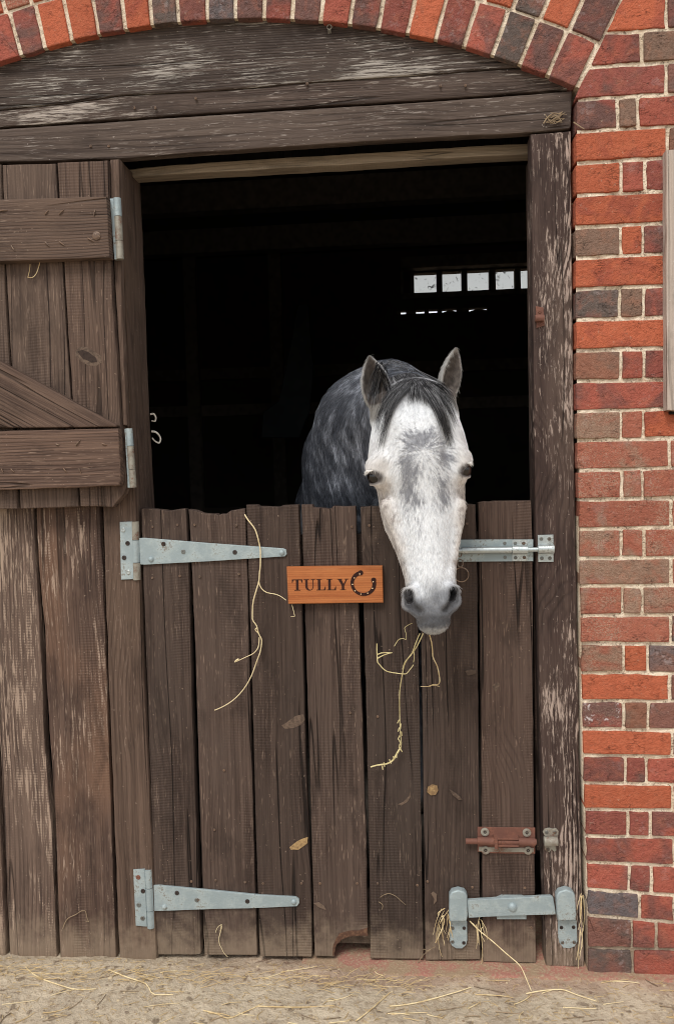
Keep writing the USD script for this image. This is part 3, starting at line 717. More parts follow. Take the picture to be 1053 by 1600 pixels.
led = [part(leaf, 'ledge', slab(pxs([(-425, 334), (-100, 316), (0, 310.5), (166, 306), (169, 340), (171.5, 402), (0, 408), (-100, 411), (-425, 424)], YQ), YQ, YL - .001, c=.004, seg=.03, jit=.0014, seed=80), 'wood_ledge', 35),
       part(leaf, 'ledge', slab(pxs([(-425, 684), (-100, 676), (0, 673.5), (185, 669), (187, 700), (190, 750), (186, 759), (120, 762), (0, 765.5), (-100, 768), (-425, 776)], YQ), YQ, YL - .001, c=.005, seg=.03, jit=.002, seed=81), 'wood_ledge', 35)]
part(leaf, 'brace', slab(pxs([(182, 664), (100, 619), (0, 564), (-200, 452), (-300, 396), (-420, 415), (-420, 440), (-20, 668), (60, 668), (180, 667)], YQ), YQ + .001, YL - .001, c=.004, seg=.04, jit=.0012, seed=83), 'wood_brace', 35)


def clench(x, y, dx, dy, Y):
    a, b = at(x, y, Y), at(x + dx, y + dy, Y)
    return tube([a + [0, .004, 0], a + [0, -.002, 0], (a + b) / 2 + [0, -.003, 0], b + [0, -.0006, 0]], [.0014, .0017, .0015, .0008], 5)


for l_, pts in ((led[0], [(0, 329, 12, -1), (71, 334, 5, -6), (93, 334, 7, -7), (147, 336, 2, -9), (18, 384, 6, 8), (71, 378, 7, 7), (93, 377, 9, 7), (138, 372, 9, 5)]),
                (led[1], [(3, 733, 3, 6), (18, 733, 5, 5), (100, 732, 5, 6), (124, 732, 3, 8), (119, 695, 7, -8), (160, 693, 7, 2), (88, 694, 5, 1)])):
    for x, y, dx, dy in pts:
        part(l_, 'clench_nail', clench(x, y, dx, dy, YQ), 'nail', 50)
sc = at(151, 368, YQ); part(led[0], 'bolt_head', lathe_y(sc[0], YQ, sc[2], [(.0105, .001), (.0105, -.002), (.008, -.004), (.003, -.0045)], 14), 'nail', 40)


def butt_hinge(x0, y0, x1, y1, splits, w, plate_px):
    Y = YL - .004
    h = part(leaf, 'hinge', slab(pxs(plate_px, Y + .004), Y + .002, Y + .012, c=.001, seg=.05), 'galvanised', 30)
    for a, b in zip(splits[:-1], splits[1:]):
        f = lambda t: at(x0 + (x1 - x0) * t, y0 + (y1 - y0) * t, Y)
        part(h, 'knuckle', cyl(f(a + .004), f(b - .004), w, 14), 'worn_zinc' if a > .2 else 'galvanised', 50)


butt_hinge(183, 309, 188, 405, [0, .30, .70, 1], .0095, [(172, 310), (182, 309), (187, 405), (179, 405)])
butt_hinge(201.5, 669, 208.5, 762, [0, .30, .69, 1], .0088, [(195, 670), (201, 669), (207, 762), (200, 762)])

# ------------------------------------------------------------------ lower door
door = thing('stable_door', 'brown planked lower half door with gnawed top edge and galvanised strap hinges', 'door', (at(540, 1500)[0], .04, .012))
YD = .024
DP = [[(220, 796), (224, 793.5), (255, 796), (262, 798), (290, 794.5), (294, 880), (300, 1100), (314, 1490), (313, 1493.5), (246, 1493), (240, 1400), (231, 1100), (222, 860)],
      [(294, 796), (305, 797), (316, 802), (330, 803.5), (338, 803), (341, 806), (345, 803.5), (352, 804), (360, 798), (372, 796), (383, 794.5), (386, 900), (393, 1200), (401.5, 1490), (401, 1495), (319, 1494.5), (313, 1300), (304, 1000), (298, 860)],
      [(384.5, 789), (402, 789), (405, 791.5), (436, 792), (441, 789.5), (466.5, 788.5), (470, 900), (478, 1200), (486.5, 1400), (487, 1495), (486, 1497), (406, 1495.5), (400, 1300), (392, 1000), (387, 860)],
      [(470.5, 788.5), (488, 788.5), (490, 793), (504, 794), (517, 795), (520, 791), (540, 791.5), (556, 790.5), (558, 880), (565, 1100), (572, 1300), (574.5, 1464), (571, 1467), (562, 1463.5), (556, 1466), (545, 1465), (538, 1468), (530, 1470), (524, 1478), (521.5, 1497), (491, 1496), (489, 1400), (482, 1150), (474, 880)],
      [(563, 792), (580, 790.5), (600, 792), (620, 790), (648, 790), (652, 900), (657, 1200), (661.5, 1500), (579, 1500), (577.5, 1400), (572, 1100), (566, 880)],
      [(655, 790), (680, 789), (700, 790), (717, 789.5), (720, 787), (735, 788), (743, 788.5), (746, 900), (748.5, 1200), (750.5, 1502), (664.5, 1502.5), (661, 1200), (657, 900)],
      [(747.5, 785), (757, 783), (765, 784), (772, 783), (830, 782), (832, 850), (833.5, 1200), (837.5, 1506), (754.5, 1504), (752.5, 1200), (749.5, 900)]]
planks = []
for k, p in enumerate(DP):
    planks.append(part(door, 'plank', slab(pxs(p, YD), YD + [.001, .003, 0, .002, .001, .003, 0][k], YD + .030, c=.0035, seg=.03, jit=.0014, seed=100 + k, tilt=(RNG.uniform(-.012, .012), 0)), 'wood_door', 35,
                       label='plank with a gnawed hole at its foot' if k == 3 else None))
for (x0_, y0_, x1_, y1_) in ((238, 840, 822, 940), (246, 1380, 832, 1480)):
    a_, b_ = at(x0_, y0_, YD + .04), at(x1_, y1_, YD + .04)
    part(door, 'ledge', bx(a_[0], b_[0], YD + .034, YD + .066, b_[2], a_[2]), 'wood_door')
hole = pxs([(524, 1470), (530, 1460), (545, 1456), (560, 1455), (574, 1452), (574.5, 1464), (562, 1463), (545, 1464.5), (534, 1468.5), (526, 1478), (522, 1494), (519, 1494), (521, 1478)], YD - .001)
part(planks[3], 'torn_edge', slab(hole, YD - .0012, YD + .012, c=.001, seg=.012, jit=.003, seed=55), 'torn_wood', 30)


def nails(th_, pts, Y, r=.0033, mat='nail'):
    for x, y in pts:
        part(th_, 'nail', screw(x, y, Y, r, .0014), mat)


nails(door, [(238, 823), (277, 820), (304, 820), (369, 821), (238, 903), (281, 900), (312, 901), (373, 897), (550, 823), (577, 821), (730, 818), (259, 1377), (299, 1378), (337, 1376), (383, 1379), (411, 1381), (471, 1381), (500, 1381), (558, 1381), (590, 1381), (652, 1384), (668, 1378), (738, 1387), (820, 1388), (830, 1450), (335, 1297), (350, 1204), (547, 1114), (590, 1120)], YD)


def strap_hinge(fl_px, st_px, kn_px, fl_screws, st_screws, bolts, Yf, Ys, worn):
    h = part(door, 'strap_hinge', slab(pxs(st_px, Ys), Ys, YD + .0005, c=.0012, seg=.05), 'galvanised', 30)
    part(h, 'flange', slab(pxs(fl_px, Yf), Yf, YF + .001, c=.0012, seg=.05), 'galvanised', 30)
    (x0, y0), (x1, y1) = kn_px
    a, b = at(x0, y0, Ys), at(x1, y1, Ys)
    d = b - a
    r = .0105
    part(h, 'knuckle', cyl(a + [0, .002, 0], a + d * .31 + [0, .002, 0], r), worn, 50)
    part(h, 'knuckle', cyl(a + d * .32 + [0, .002, 0], a + d * .70 + [0, .002, 0], r * 1.02), 'galvanised', 50)
    part(h, 'knuckle', cyl(a + d * .71 + [0, .002, 0], b + [0, .002, 0], r), worn, 50)
    for x, y, mt in fl_screws: part(h, 'screw', screw(x, y, Yf, .0062, .002), mt)
    for x, y, mt in st_screws: part(h, 'screw', screw(x, y, Ys, .006, .002), mt)
    for x, y in bolts:
        p = at(x, y, Ys); part(h, 'bolt_head', lathe_y(p[0], Ys, p[2], [(.0072, .0005), (.0068, -.002), (.0045, -.0042), (.0015, -.0048)], 14), 'galvanised', 50)


strap_hinge([(187, 815.5), (206, 815), (208.5, 905), (189, 906)], [(217, 841), (225, 840.5), (330, 849), (442, 857), (447, 859), (448, 866), (445, 869.5), (330, 877), (226, 882.5), (219, 882)],
            [(210.5, 815), (213.5, 906)], [(192.5, 828, 'zinc_bright'), (199.5, 849, 'dark_screw'), (194, 871.5, 'dark_screw'), (200.5, 894, 'zinc_bright')], [(255.5, 850, 'dark_screw'), (286.5, 862, 'screw_steel'), (367, 863, 'dark_screw')], [(236, 874), (440.5, 863.5)], YF - .004, YD - .005, 'worn_zinc')
strap_hinge([(208, 1360), (226, 1359), (229.5, 1449), (212, 1447.5)], [(240, 1385), (248, 1384.5), (330, 1392), (400, 1399), (462, 1402.5), (467, 1406), (467.5, 1412), (464, 1417), (400, 1420), (330, 1421.5), (250, 1424.5), (241, 1424.5)],
            [(231.5, 1359), (236, 1450)], [(216, 1371.5, 'rust'), (223.5, 1393, 'dark_screw'), (217, 1414.5, 'screw_steel'), (223, 1435.5, 'screw_steel')], [(276.5, 1396, 'dark_screw'), (307.5, 1407, 'screw_steel'), (386.5, 1409, 'dark_screw')], [(257, 1418), (459, 1410)], YF - .004, YD - .005, 'galvanised')

# galvanised barrel bolt behind the horse's muzzle
YB = YD - .0035
tb = part(door, 'barrel_bolt', slab(pxs([(700, 843.5), (833, 843), (833, 877), (700, 878)], YB), YB, YD + .0008, c=.001, seg=.06), 'galvanised', 30, label='long galvanised barrel bolt shut into its keep')
ybar = YB - .010
part(tb, 'barrel', cyl(at(722, 860.5, ybar), at(799, 859, ybar), .0088, 18), 'zinc_bright', 50)
part(tb, 'rod', cyl(at(706, 861, ybar), at(846, 858.5, ybar), .0062, 16), 'zinc_bright', 50)
part(tb, 'guide', cat(slab(pxs([(800, 843.5), (824, 843.5), (824, 877), (800, 877)], YB - .002), YB - .002, YB, c=.0006), cyl(at(800, 859.3, ybar), at(824, 858.9, ybar), .0112, 18)), 'zinc_bright', 40)
for x, y in ((788.5, 849), (805, 849), (818, 849), (789, 871), (805.5, 871.5), (819, 871)):
    part(tb, 'screw', screw(x, y, YB - (.002 if x > 795 else 0), .0044, .0015), 'screw_steel')
lk = at(718.5, 864, YB - .012)
part(tb, 'chain_link', cat(ring_mesh(lk, .010, .0016, [.45, .5, 0], [0, .1, 1.0]), ring_mesh(at(719, 880, YB - .010), .0085, .0015, [.8, -.3, 0], [0, .1, 1.1])), 'worn_zinc', 50)
part(tb, 'chain_ring', ring_mesh(at(720.8, 898, YB - .005), .0178, .0014, [1, 0, 0], [0, 0, 1], n=40), 'brass_ring', 50)
YK = YF - .003
tk = part(frame, 'bolt_keep', slab(pxs([(840, 836), (864.5, 835.5), (865, 878), (841, 878.5)], YK), YK, YF + .001, c=.001, seg=.06), 'zinc_bright', 30)
part(tk, 'sleeve', cyl(at(840.5, 858.5, YK - .008), at(865, 857.5, YK - .008), .0115, 18), 'zinc_bright', 50)
for x, y in ((845.5, 842), (858, 842), (846.5, 872.5), (859, 872.5)): part(tk, 'screw', screw(x, y, YK, .0046, .0015), 'screw_steel')

# rusty bolt low on the door
rb = part(door, 'rusty_bolt', slab(pxs([(746, 1293.5), (836, 1294.5), (836, 1335), (762, 1334), (746, 1331.5)], YB), YB, YD + .0008, c=.001, seg=.05, jit=.0008, seed=2), 'rust', 30, label='rust brown sliding bolt low on the door')
yr = YB - .010
part(rb, 'rod', cyl(at(727.5, 1315, yr), at(838, 1316, yr), .0072, 16), 'rust', 50)
part(rb, 'barrel', cat(cyl(at(746, 1314.5, yr), at(772, 1315, yr), .0092, 16), cyl(at(810, 1315.7, yr), at(836, 1316.3, yr), .0092, 16)), 'rust', 50)
part(rb, 'guide_strip', cat(slab(pxs([(772, 1309), (810, 1310), (810, 1312.5), (772, 1312)], yr - .006), yr - .009, YB, c=.0005), slab(pxs([(778, 1320.5), (810, 1321), (810, 1323.5), (778, 1323)], yr - .006), yr - .009, YB, c=.0005)), 'rust', 30)
part(rb, 'thumb_stud', cyl(at(775, 1312, yr - .010), at(775.5, 1326, yr - .010), .0048, 12), 'rust', 50)
part(rb, 'worn_strip', slab(pxs([(748, 1324), (834, 1326), (834, 1333), (748, 1331)], YB - .001), YB - .0014, YB + .001, c=.0004, seg=.01, jit=.0012, seed=7), 'worn_zinc', 30)
for x, y in ((757.5, 1300.5), (823, 1301.5), (758.5, 1329), (825, 1329.5)):
    p = at(x, y, YB - .001)
    part(rb, 'washer', lathe_y(p[0], YB - .001, p[2], [(.0105, .001), (.0105, -.0015), (.0065, -.0022), (.0058, -.001), (.0025, -.001)], 18), 'worn_zinc', 30)
    part(rb, 'screw', screw(x, y, YB - .001, .0042, .0022), 'dark_screw')
rk = part(frame, 'rusty_keep', cat(slab(pxs([(848, 1301), (851, 1296), (858, 1294.5), (864, 1296), (869, 1295), (873, 1300), (872, 1306), (866, 1308.5), (851, 1307)], YK), YK, YF + .001, c=.001, seg=.01), slab(pxs([(851, 1322), (869, 1322), (869, 1330), (866, 1332), (862, 1328), (858, 1333), (851, 1329)], YK), YK, YF + .001, c=.001, seg=.01)), 'worn_zinc', 30)
part(rk, 'sleeve', cyl(at(850, 1315, YK - .006), at(871, 1315, YK - .006), .0115, 16), 'worn_zinc', 50)
for x, y in ((854, 1301), (867, 1301), (856, 1328)): part(rk, 'screw', screw(x, y, YK, .0046, .0016), 'screw_steel')
ok_ = part(frame, 'old_keep', cat(slab(pxs([(837, 478), (849, 480), (851, 508), (838, 512)], YK), YK, YF + .001, c=.001, seg=.02, jit=.001), cyl(at(836, 497, YK - .006), at(850, 496.5, YK - .006), .008, 14)), 'rust', 40, label='small rusty latch keep')
for x, y in ((843, 486.5), (843.5, 505)): part(ok_, 'screw', screw(x, y, YK, .0042, .002), 'rust')

# kick-over latch at the foot
YC = YD - .004
kl = part(door, 'kick_latch', slab(pxs([(706, 1440), (729.5, 1440), (730, 1470), (728, 1478), (722, 1483), (713, 1483), (706, 1479), (703, 1472), (702, 1440)], YC), YC, YD + .001, c=.0012, seg=.02), 'galvanised', 30, label='galvanised kick latch with pivoting bar')
a_ = pxs([(702, 1400), (706, 1394), (716, 1391.5), (726, 1394), (730, 1400), (730.5, 1432), (729, 1440.5), (702.5, 1440.5), (701.5, 1430)], YC - .018)
part(kl, 'cover', slab(a_, YC - .020, YC, c=.004, seg=.012), 'galvanised', 45)
part(kl, 'bar', slab(pxs([(730, 1407), (780, 1404), (860, 1400.5), (864, 1403), (867, 1420), (868, 1429.5), (800, 1431), (732, 1434.5)], YC - .012), YC - .014, YC - .005, c=.0015, seg=.05), 'galvanised', 35)
p = at(800.5, 1417.5, YC - .012); part(kl, 'pivot', lathe_y(p[0], YC - .014, p[2], [(.0115, .001), (.0105, -.003), (.007, -.006), (.003, -.0072)], 20), 'galvanised', 50)
part(kl, 'pivot_plate', slab(pxs([(776, 1403), (783, 1400), (816, 1400), (822, 1403), (822, 1436), (776, 1436)], YC), YC - .004, YD + .001, c=.001, seg=.03), 'galvanised', 30)
for x, y in ((725, 1451), (707, 1451), (707, 1472.5), (724.5, 1474)): part(kl, 'screw', screw(x, y, YC, .0046, .0016), 'dark_screw' if x > 715 else 'screw_steel')
ks = part(frame, 'latch_stop', slab(pxs([(872, 1440), (901, 1439), (902, 1472), (898, 1480), (890, 1483), (880, 1482), (874, 1474), (872, 1465)], YK), YK, YF + .001, c=.0012, seg=.02), 'galvanised', 30, label='round ended galvanised stop for the kick latch')
part(ks, 'cover', slab(pxs([(869, 1400), (873, 1394), (884, 1390.5), (894, 1393.5), (898.5, 1400), (900.5, 1430), (899.5, 1439), (871.5, 1440), (870, 1420)], YK - .018), YK - .020, YK, c=.004, seg=.012), 'galvanised', 45)
for x, y in ((877, 1450), (896, 1449.5), (878.5, 1473.5), (897, 1473)): part(ks, 'screw', screw(x, y, YK, .0046, .0016), 'dark_screw' if y < 1460 else 'screw_steel')

# ------------------------------------------------------------------ name sign
YN = YD - .018
sg = pxs([(447.5, 886), (597.5, 884.5), (599, 942), (450, 944)], YN)
sign = thing('name_sign', 'orange oak name plate lettered TULLY with a dark horseshoe', 'sign', (at(523, 943)[0], YN, at(523, 943)[2]))
part(sign, 'board', slab(sg, YN, YD - .0005, c=.0035, seg=.05), 'wood_sign', 25)
s0 = at(456.5, 923, YN); sx = at(545, 922, YN); ux = (sx - s0) / np.linalg.norm(sx - s0); cap = np.linalg.norm(at(470, 905.5, YN) - at(470, 923, YN)); px1 = np.linalg.norm(sx - s0) / 88.5
up_ = np.array([-ux[2], 0, ux[0]])


def bars(*rs): return shapely.union_all([sbox(*r) for r in rs])


def letter(c):
    if c == 'T': return shapely.union_all([bars((6.2, 0, 10.2, 17), (3.6, 0, 12.8, .9), (0, 15.8, 16.4, 17)), Polygon([(0, 17), (0, 11.6), (.7, 11.6), (2.6, 16)]), Polygon([(16.4, 17), (16.4, 11.6), (15.7, 11.6), (13.8, 16)])])
    if c == 'U':
        u = shapely.union_all([sbox(2.4, 6, 15.2, 17), shapely.affinity.scale(shapely.Point(8.8, 6.2).buffer(1, 24), 6.4, 6.4)])
        i_ = shapely.union_all([sbox(6.2, 6, 13.9, 18), shapely.affinity.scale(shapely.Point(10.05, 6.2).buffer(1, 24), 3.85, 5.2)])
        return shapely.union_all([u.difference(i_), bars((0, 16.1, 8.6, 17), (11.4, 16.1, 17.8, 17))])
    if c == 'L': return shapely.union_all([bars((2.2, 0, 6.2, 17), (0, 16.1, 8.6, 17), (0, 0, 14.2, 1.1)), Polygon([(14.2, 0), (14.2, 5.8), (13.5, 5.8), (11.4, 1)])])
    if c == 'Y': return shapely.union_all([bars((6.8, 0, 10.8, 8), (4.2, 0, 13.4, .9), (0, 16.1, 7.8, 17), (11.6, 16.1, 17.8, 17)), Polygon([(1.2, 17), (6, 17), (10.8, 7.6), (10.8, 5), (6.8, 7)]), Polygon([(14.2, 17), (15.9, 17), (10.8, 6.5), (9, 8)])])


import shapely.affinity
cxp, lets = 0.0, []
for c, wdt in (('T', 16.4), ('U', 17.8), ('L', 14.2), ('L', 14.2), ('Y', 17.8)):
    lets.append((letter(c), cxp)); cxp += wdt + 2.0
kx = 88.5 / (cxp - 2.0)
for gshape, ox in lets:
    gs = [gshape] if gshape.geom_type == 'Polygon' else list(gshape.geoms)
    out = []
    for q_ in gs:
        mm = trimesh.creation.extrude_polygon(q_, 1.0, engine='earcut')
        v = mm.vertices
        xx, zz, tt = (v[:, 0] + ox) * kx * px1, v[:, 1] / 17 * cap, v[:, 2]
        mm.vertices = s0 + xx[:, None] * ux + zz[:, None] * up_ + np.column_stack([0 * xx, -.0009 * tt + .0004, 0 * xx])
        out.append(mm)
    part(sign, 'letter', cat(*out), 'burnt')
hc = at(567, 912.5, YN); t = np.linspace(math.radians(100), math.radians(379), 40)
ro = (19.5 - 1.2 * np.cos(np.linspace(-np.pi, np.pi, 40))) * px1; ri = ro - (5.2 + .9 * np.cos(np.linspace(-np.pi, np.pi, 40)) * -1) * px1
sh = Polygon(np.vstack([np.column_stack([np.cos(t) * ro, np.sin(t) * ro * 1.0]), np.column_stack([np.cos(t) * ri, np.sin(t) * ri])[::-1]])).buffer(0)
for e_ in (0, -1): sh = sh.union(shapely.Point(np.cos(t[e_]) * (ro[e_] + ri[e_]) / 2, np.sin(t[e_]) * (ro[e_] + ri[e_]) / 2).buffer(3.9 * px1))
hm = trimesh.creation.extrude_polygon(sh, .0012, engine='earcut'); v = hm.vertices
hm.vertices = hc + v[:, :1] * ux + v[:, 1:2] * up_ + np.column_stack([0 * v[:, 2], -v[:, 2] + .0003, 0 * v[:, 2]])
hs = part(sign, 'horseshoe', hm, 'burnt')
for k in range(8):
    a_ = math.radians(106 + k * 38); r_ = 16.2 * px1
    c_ = hc + math.cos(a_) * r_ * ux + math.sin(a_) * r_ * up_
    part(hs, 'stud', lathe_y(c_[0], YN - .0011, c_[2], [(1.15 * px1, .0006), (.9 * px1, -.0004)], 8), 'stud')

# ------------------------------------------------------------------ board at the right edge
rbp = pxs([(1041.5, 233), (1080, 231), (1080, 642), (1041.5, 641)], -.03)
rw = thing('side_board', 'pale grey weathered board fixed upright on the brick wall at the right edge', 'board', (rbp[:, 0].mean(), -.02, rbp[:, 1].min()))
part(rw, 'board', slab(rbp, -.030, -.002, c=.003, seg=.04, jit=.0012, seed=33), 'wood_board', 35)
part(rw, 'lower_batten', slab(pxs([(1046, 643), (1079, 643), (1079, 648), (1046, 647)], -.012), -.014, -.002, c=.001), 'wood_black')  # dark strip standing in for the shade at the board's foot

# ------------------------------------------------------------------ the horse
def surface_nets(S, gx, gy, gz):
    """Isosurface 0 of the samples S on the grid gx, gy, gz (any spacing); negative is inside."""
    neg = S < 0
    nx, ny, nz = S.shape
    c = neg[:-1, :-1, :-1]
    cnt = np.zeros(c.shape, np.int8)
    for a, b, d in np.ndindex(2, 2, 2): cnt += neg[a:nx - 1 + a, b:ny - 1 + b, d:nz - 1 + d]
    cells = np.argwhere((cnt > 0) & (cnt < 8))
    idx = np.full(c.shape, -1, np.int64); idx[tuple(cells.T)] = np.arange(len(cells))
    grid = (gx, gy, gz)
    acc, num = np.zeros((len(cells), 3)), np.zeros(len(cells))
    cor = list(np.ndindex(2, 2, 2))
    for ax in range(3):
        for o in cor:
            if o[ax]: continue
            o2 = list(o); o2[ax] = 1
            A = cells + o; B = cells + o2
            fa, fb = S[tuple(A.T)], S[tuple(B.T)]
            hit = (fa < 0) != (fb < 0)
            t = np.where(hit, fa / np.where(hit, fa - fb, 1), 0)
            P = np.stack([grid[k][A[:, k]] for k in range(3)], 1)
            P[:, ax] += t * (grid[ax][B[:, ax]] - grid[ax][A[:, ax]])
            acc += P * hit[:, None]; num += hit
    V = acc / num[:, None]
    Fs = []
    for ax in range(3):
        sl0 = [slice(None)] * 3; sl1 = [slice(None)] * 3
        sl0[ax] = slice(0, -1); sl1[ax] = slice(1, None)
        n0, n1 = neg[tuple(sl0)], neg[tuple(sl1)]
        E_ = np.argwhere(n0 != n1)
        b, c_ = (ax + 1) % 3, (ax + 2) % 3
        lim = [nx - 1, ny - 1, nz - 1]
        ok = (E_[:, b] > 0) & (E_[:, c_] > 0) & (E_[:, b] < lim[b]) & (E_[:, c_] < lim[c_])
        E_ = E_[ok]
        flip = n0[tuple(E_.T)]
        def at_(db, dc):
            q = E_.copy(); q[:, b] += db; q[:, c_] += dc
            return idx[tuple(q.T)]
        q = np.stack([at_(-1, -1), at_(0, -1), at_(0, 0), at_(-1, 0)], 1)
        q[~flip] = q[~flip][:, ::-1]
        Fs.append(q)
    Q = np.vstack(Fs)
    return V, np.vstack([Q[:, [0, 1, 2]], Q[:, [0, 2, 3]]])


smin = lambda a, b, k: np.minimum(a, b) - np.maximum(k - np.abs(a - b), 0) ** 2 / (4 * k)
smax = lambda a, b, k: np.maximum(a, b) + np.maximum(k - np.abs(a - b), 0) ** 2 / (4 * k)
YH = -.135
HA, HM = at(645, 600, YH), at(676, 960, YH)
hv = HM - HA; HL = np.linalg.norm(hv); hv /= HL
tw = EYE - (HA + HM) / 2; tw -= hv * (tw @ hv); tw /= np.linalg.norm(tw)
hu = np.cross(tw, hv)
yawh = math.radians(5.0)
hw = tw * math.cos(yawh) + hu * math.sin(yawh); hu = np.cross(hw, hv)
PXM = HL / math.hypot(31, 360)                       # metres per photograph pixel at the head


def hp(x, y, w=0.0):
    """Head-frame point (u, v, w) seen at pixel x, y at w in front of the head's middle plane."""
    n = hw; d = ray(x, y); p0 = HA + hw * w
    p = EYE + d * (((p0 - EYE) @ n) / (d @ n))
    q = p - HA
    return np.array([q @ hu, q @ hv, w])


def to_world(q): return HA + q[..., :1] * hu + q[..., 1:2] * hv + q[..., 2:] * hw


PXY = lambda y: (np.asarray(y, float) - 600) / 360 * HL
ST = np.array([  # picture row, half width (px), front, back (m), narrowing to the front, roundness
    (592, 24, .030, -.07, .1, 2.0), (600, 38, .052, -.09, .1, 2.1), (610, 50, .072, -.10, .12, 2.2), (624, 59, .086, -.11, .14, 2.3), (640, 64, .096, -.115, .16, 2.4), (660, 68, .102, -.12, .18, 2.5),
    (680, 73, .106, -.12, .20, 2.5), (700, 77, .107, -.12, .24, 2.5), (715, 79, .106, -.12, .28, 2.5), (740, 74, .103, -.12, .34, 2.5), (760, 69, .100, -.12, .38, 2.4), (780, 67.5, .097, -.118, .40, 2.3),
    (800, 66, .094, -.112, .40, 2.3), (820, 62.5, .092, -.10, .40, 2.3), (840, 55, .090, -.085, .36, 2.3), (860, 48, .088, -.068, .30, 2.4), (880, 42.8, .087, -.052, .24, 2.4), (900, 39, .086, -.040, .18, 2.4),
    (912, 38.5, .086, -.034, .14, 2.4), (925, 43, .088, -.030, .10, 2.3), (940, 43, .088, -.028, .10, 2.2), (950, 37, .084, -.026, .12, 2.1), (957, 27, .074, -.022, .15, 2.0), (963, 14, .058, -.012, .2, 2.0)])
stv = PXY(ST[:, 0])


def ell(q, c, r, k=0.0, rot=0.0):
    d = q - c
    if rot:
        cs, sn = math.cos(rot), math.sin(rot)
        d = np.stack([d[..., 0] * cs + d[..., 1] * sn, -d[..., 0] * sn + d[..., 1] * cs, d[..., 2]], -1)
    g_ = np.linalg.norm(d / r, axis=-1)
    return (g_ - 1) * min(r) * (.5 + .5 * np.clip(np.mean(r) / max(r), 0, 1))


def cap(q, a, b, ra, rb):
    a, b = np.asarray(a, float), np.asarray(b, float)
    ab = b - a
    t = np.clip(((q - a) @ ab) / (ab @ ab), 0, 1)
    return np.linalg.norm(q - a - t[..., None] * ab, axis=-1) - (ra + (rb - ra) * t)


EYL, EYR = hp(585, 744, .046), hp(725, 733, .046)
NOL = [hp(638.5, 929, .085), hp(640, 943, .088), hp(655, 956, .083)]
NOR = [hp(709.5, 925, .085), hp(709, 939, .088), hp(696, 954, .083)]
# ears: (base, tip, mouth direction)
EARS = []


def ear_fields(q, base, tip, wmax, facing):
    """A leaf-shaped cup from base to tip, open towards `facing`: the fields of its outside and of its hollow."""
    ax = tip - base; L = np.linalg.norm(ax); ax = ax / L
    fc = facing - ax * (facing @ ax); fc /= np.linalg.norm(fc); sd = np.cross(ax, fc)
    d = q - base
    t = (d @ ax) / L; a = d @ sd; b = d @ fc
    tc = np.clip(t, 0, 1)
    wd = wmax * np.interp(tc, [0, .10, .25, .42, .6, .78, .9, 1], [.62, .78, .94, 1.0, .90, .60, .32, .05])
    b = b - .010 * tc ** 2                      # the tip curls forward a little
    dpt = wd * .85
    out = (np.sqrt((a / wd) ** 2 + (b / dpt) ** 2) - 1) * np.minimum(wd, dpt)
    out = smax(out, np.maximum(-t, t - 1) * L, .004)
    out = smax(out, b - dpt * .35, .003)        # cut open in front
    wi, di = np.maximum(wd - .0055, .0003), np.maximum(dpt - .0055, .0003) * 1.5
    inn = (np.sqrt((a / wi) ** 2 + ((b - dpt * .5) / di) ** 2) - 1) * np.minimum(wi, di)
    inn = np.maximum(inn, np.maximum(.13 - t, t - .95) * L)
    return out, inn, t


def ear(q, *a):
    out, inn, _ = ear_fields(q, *a)
    return smax(out, -inn, .003)


EL = (hp(594, 640, .015), hp(577, 553, .030)); ER = (hp(697, 628, .015), hp(710, 540, .020))
EARL, EARR = (EL[0], EL[1], .0330, np.array([-.10, .0, 1.0])), (ER[0], ER[1], .0270, np.array([.50, .0, 1.0]))


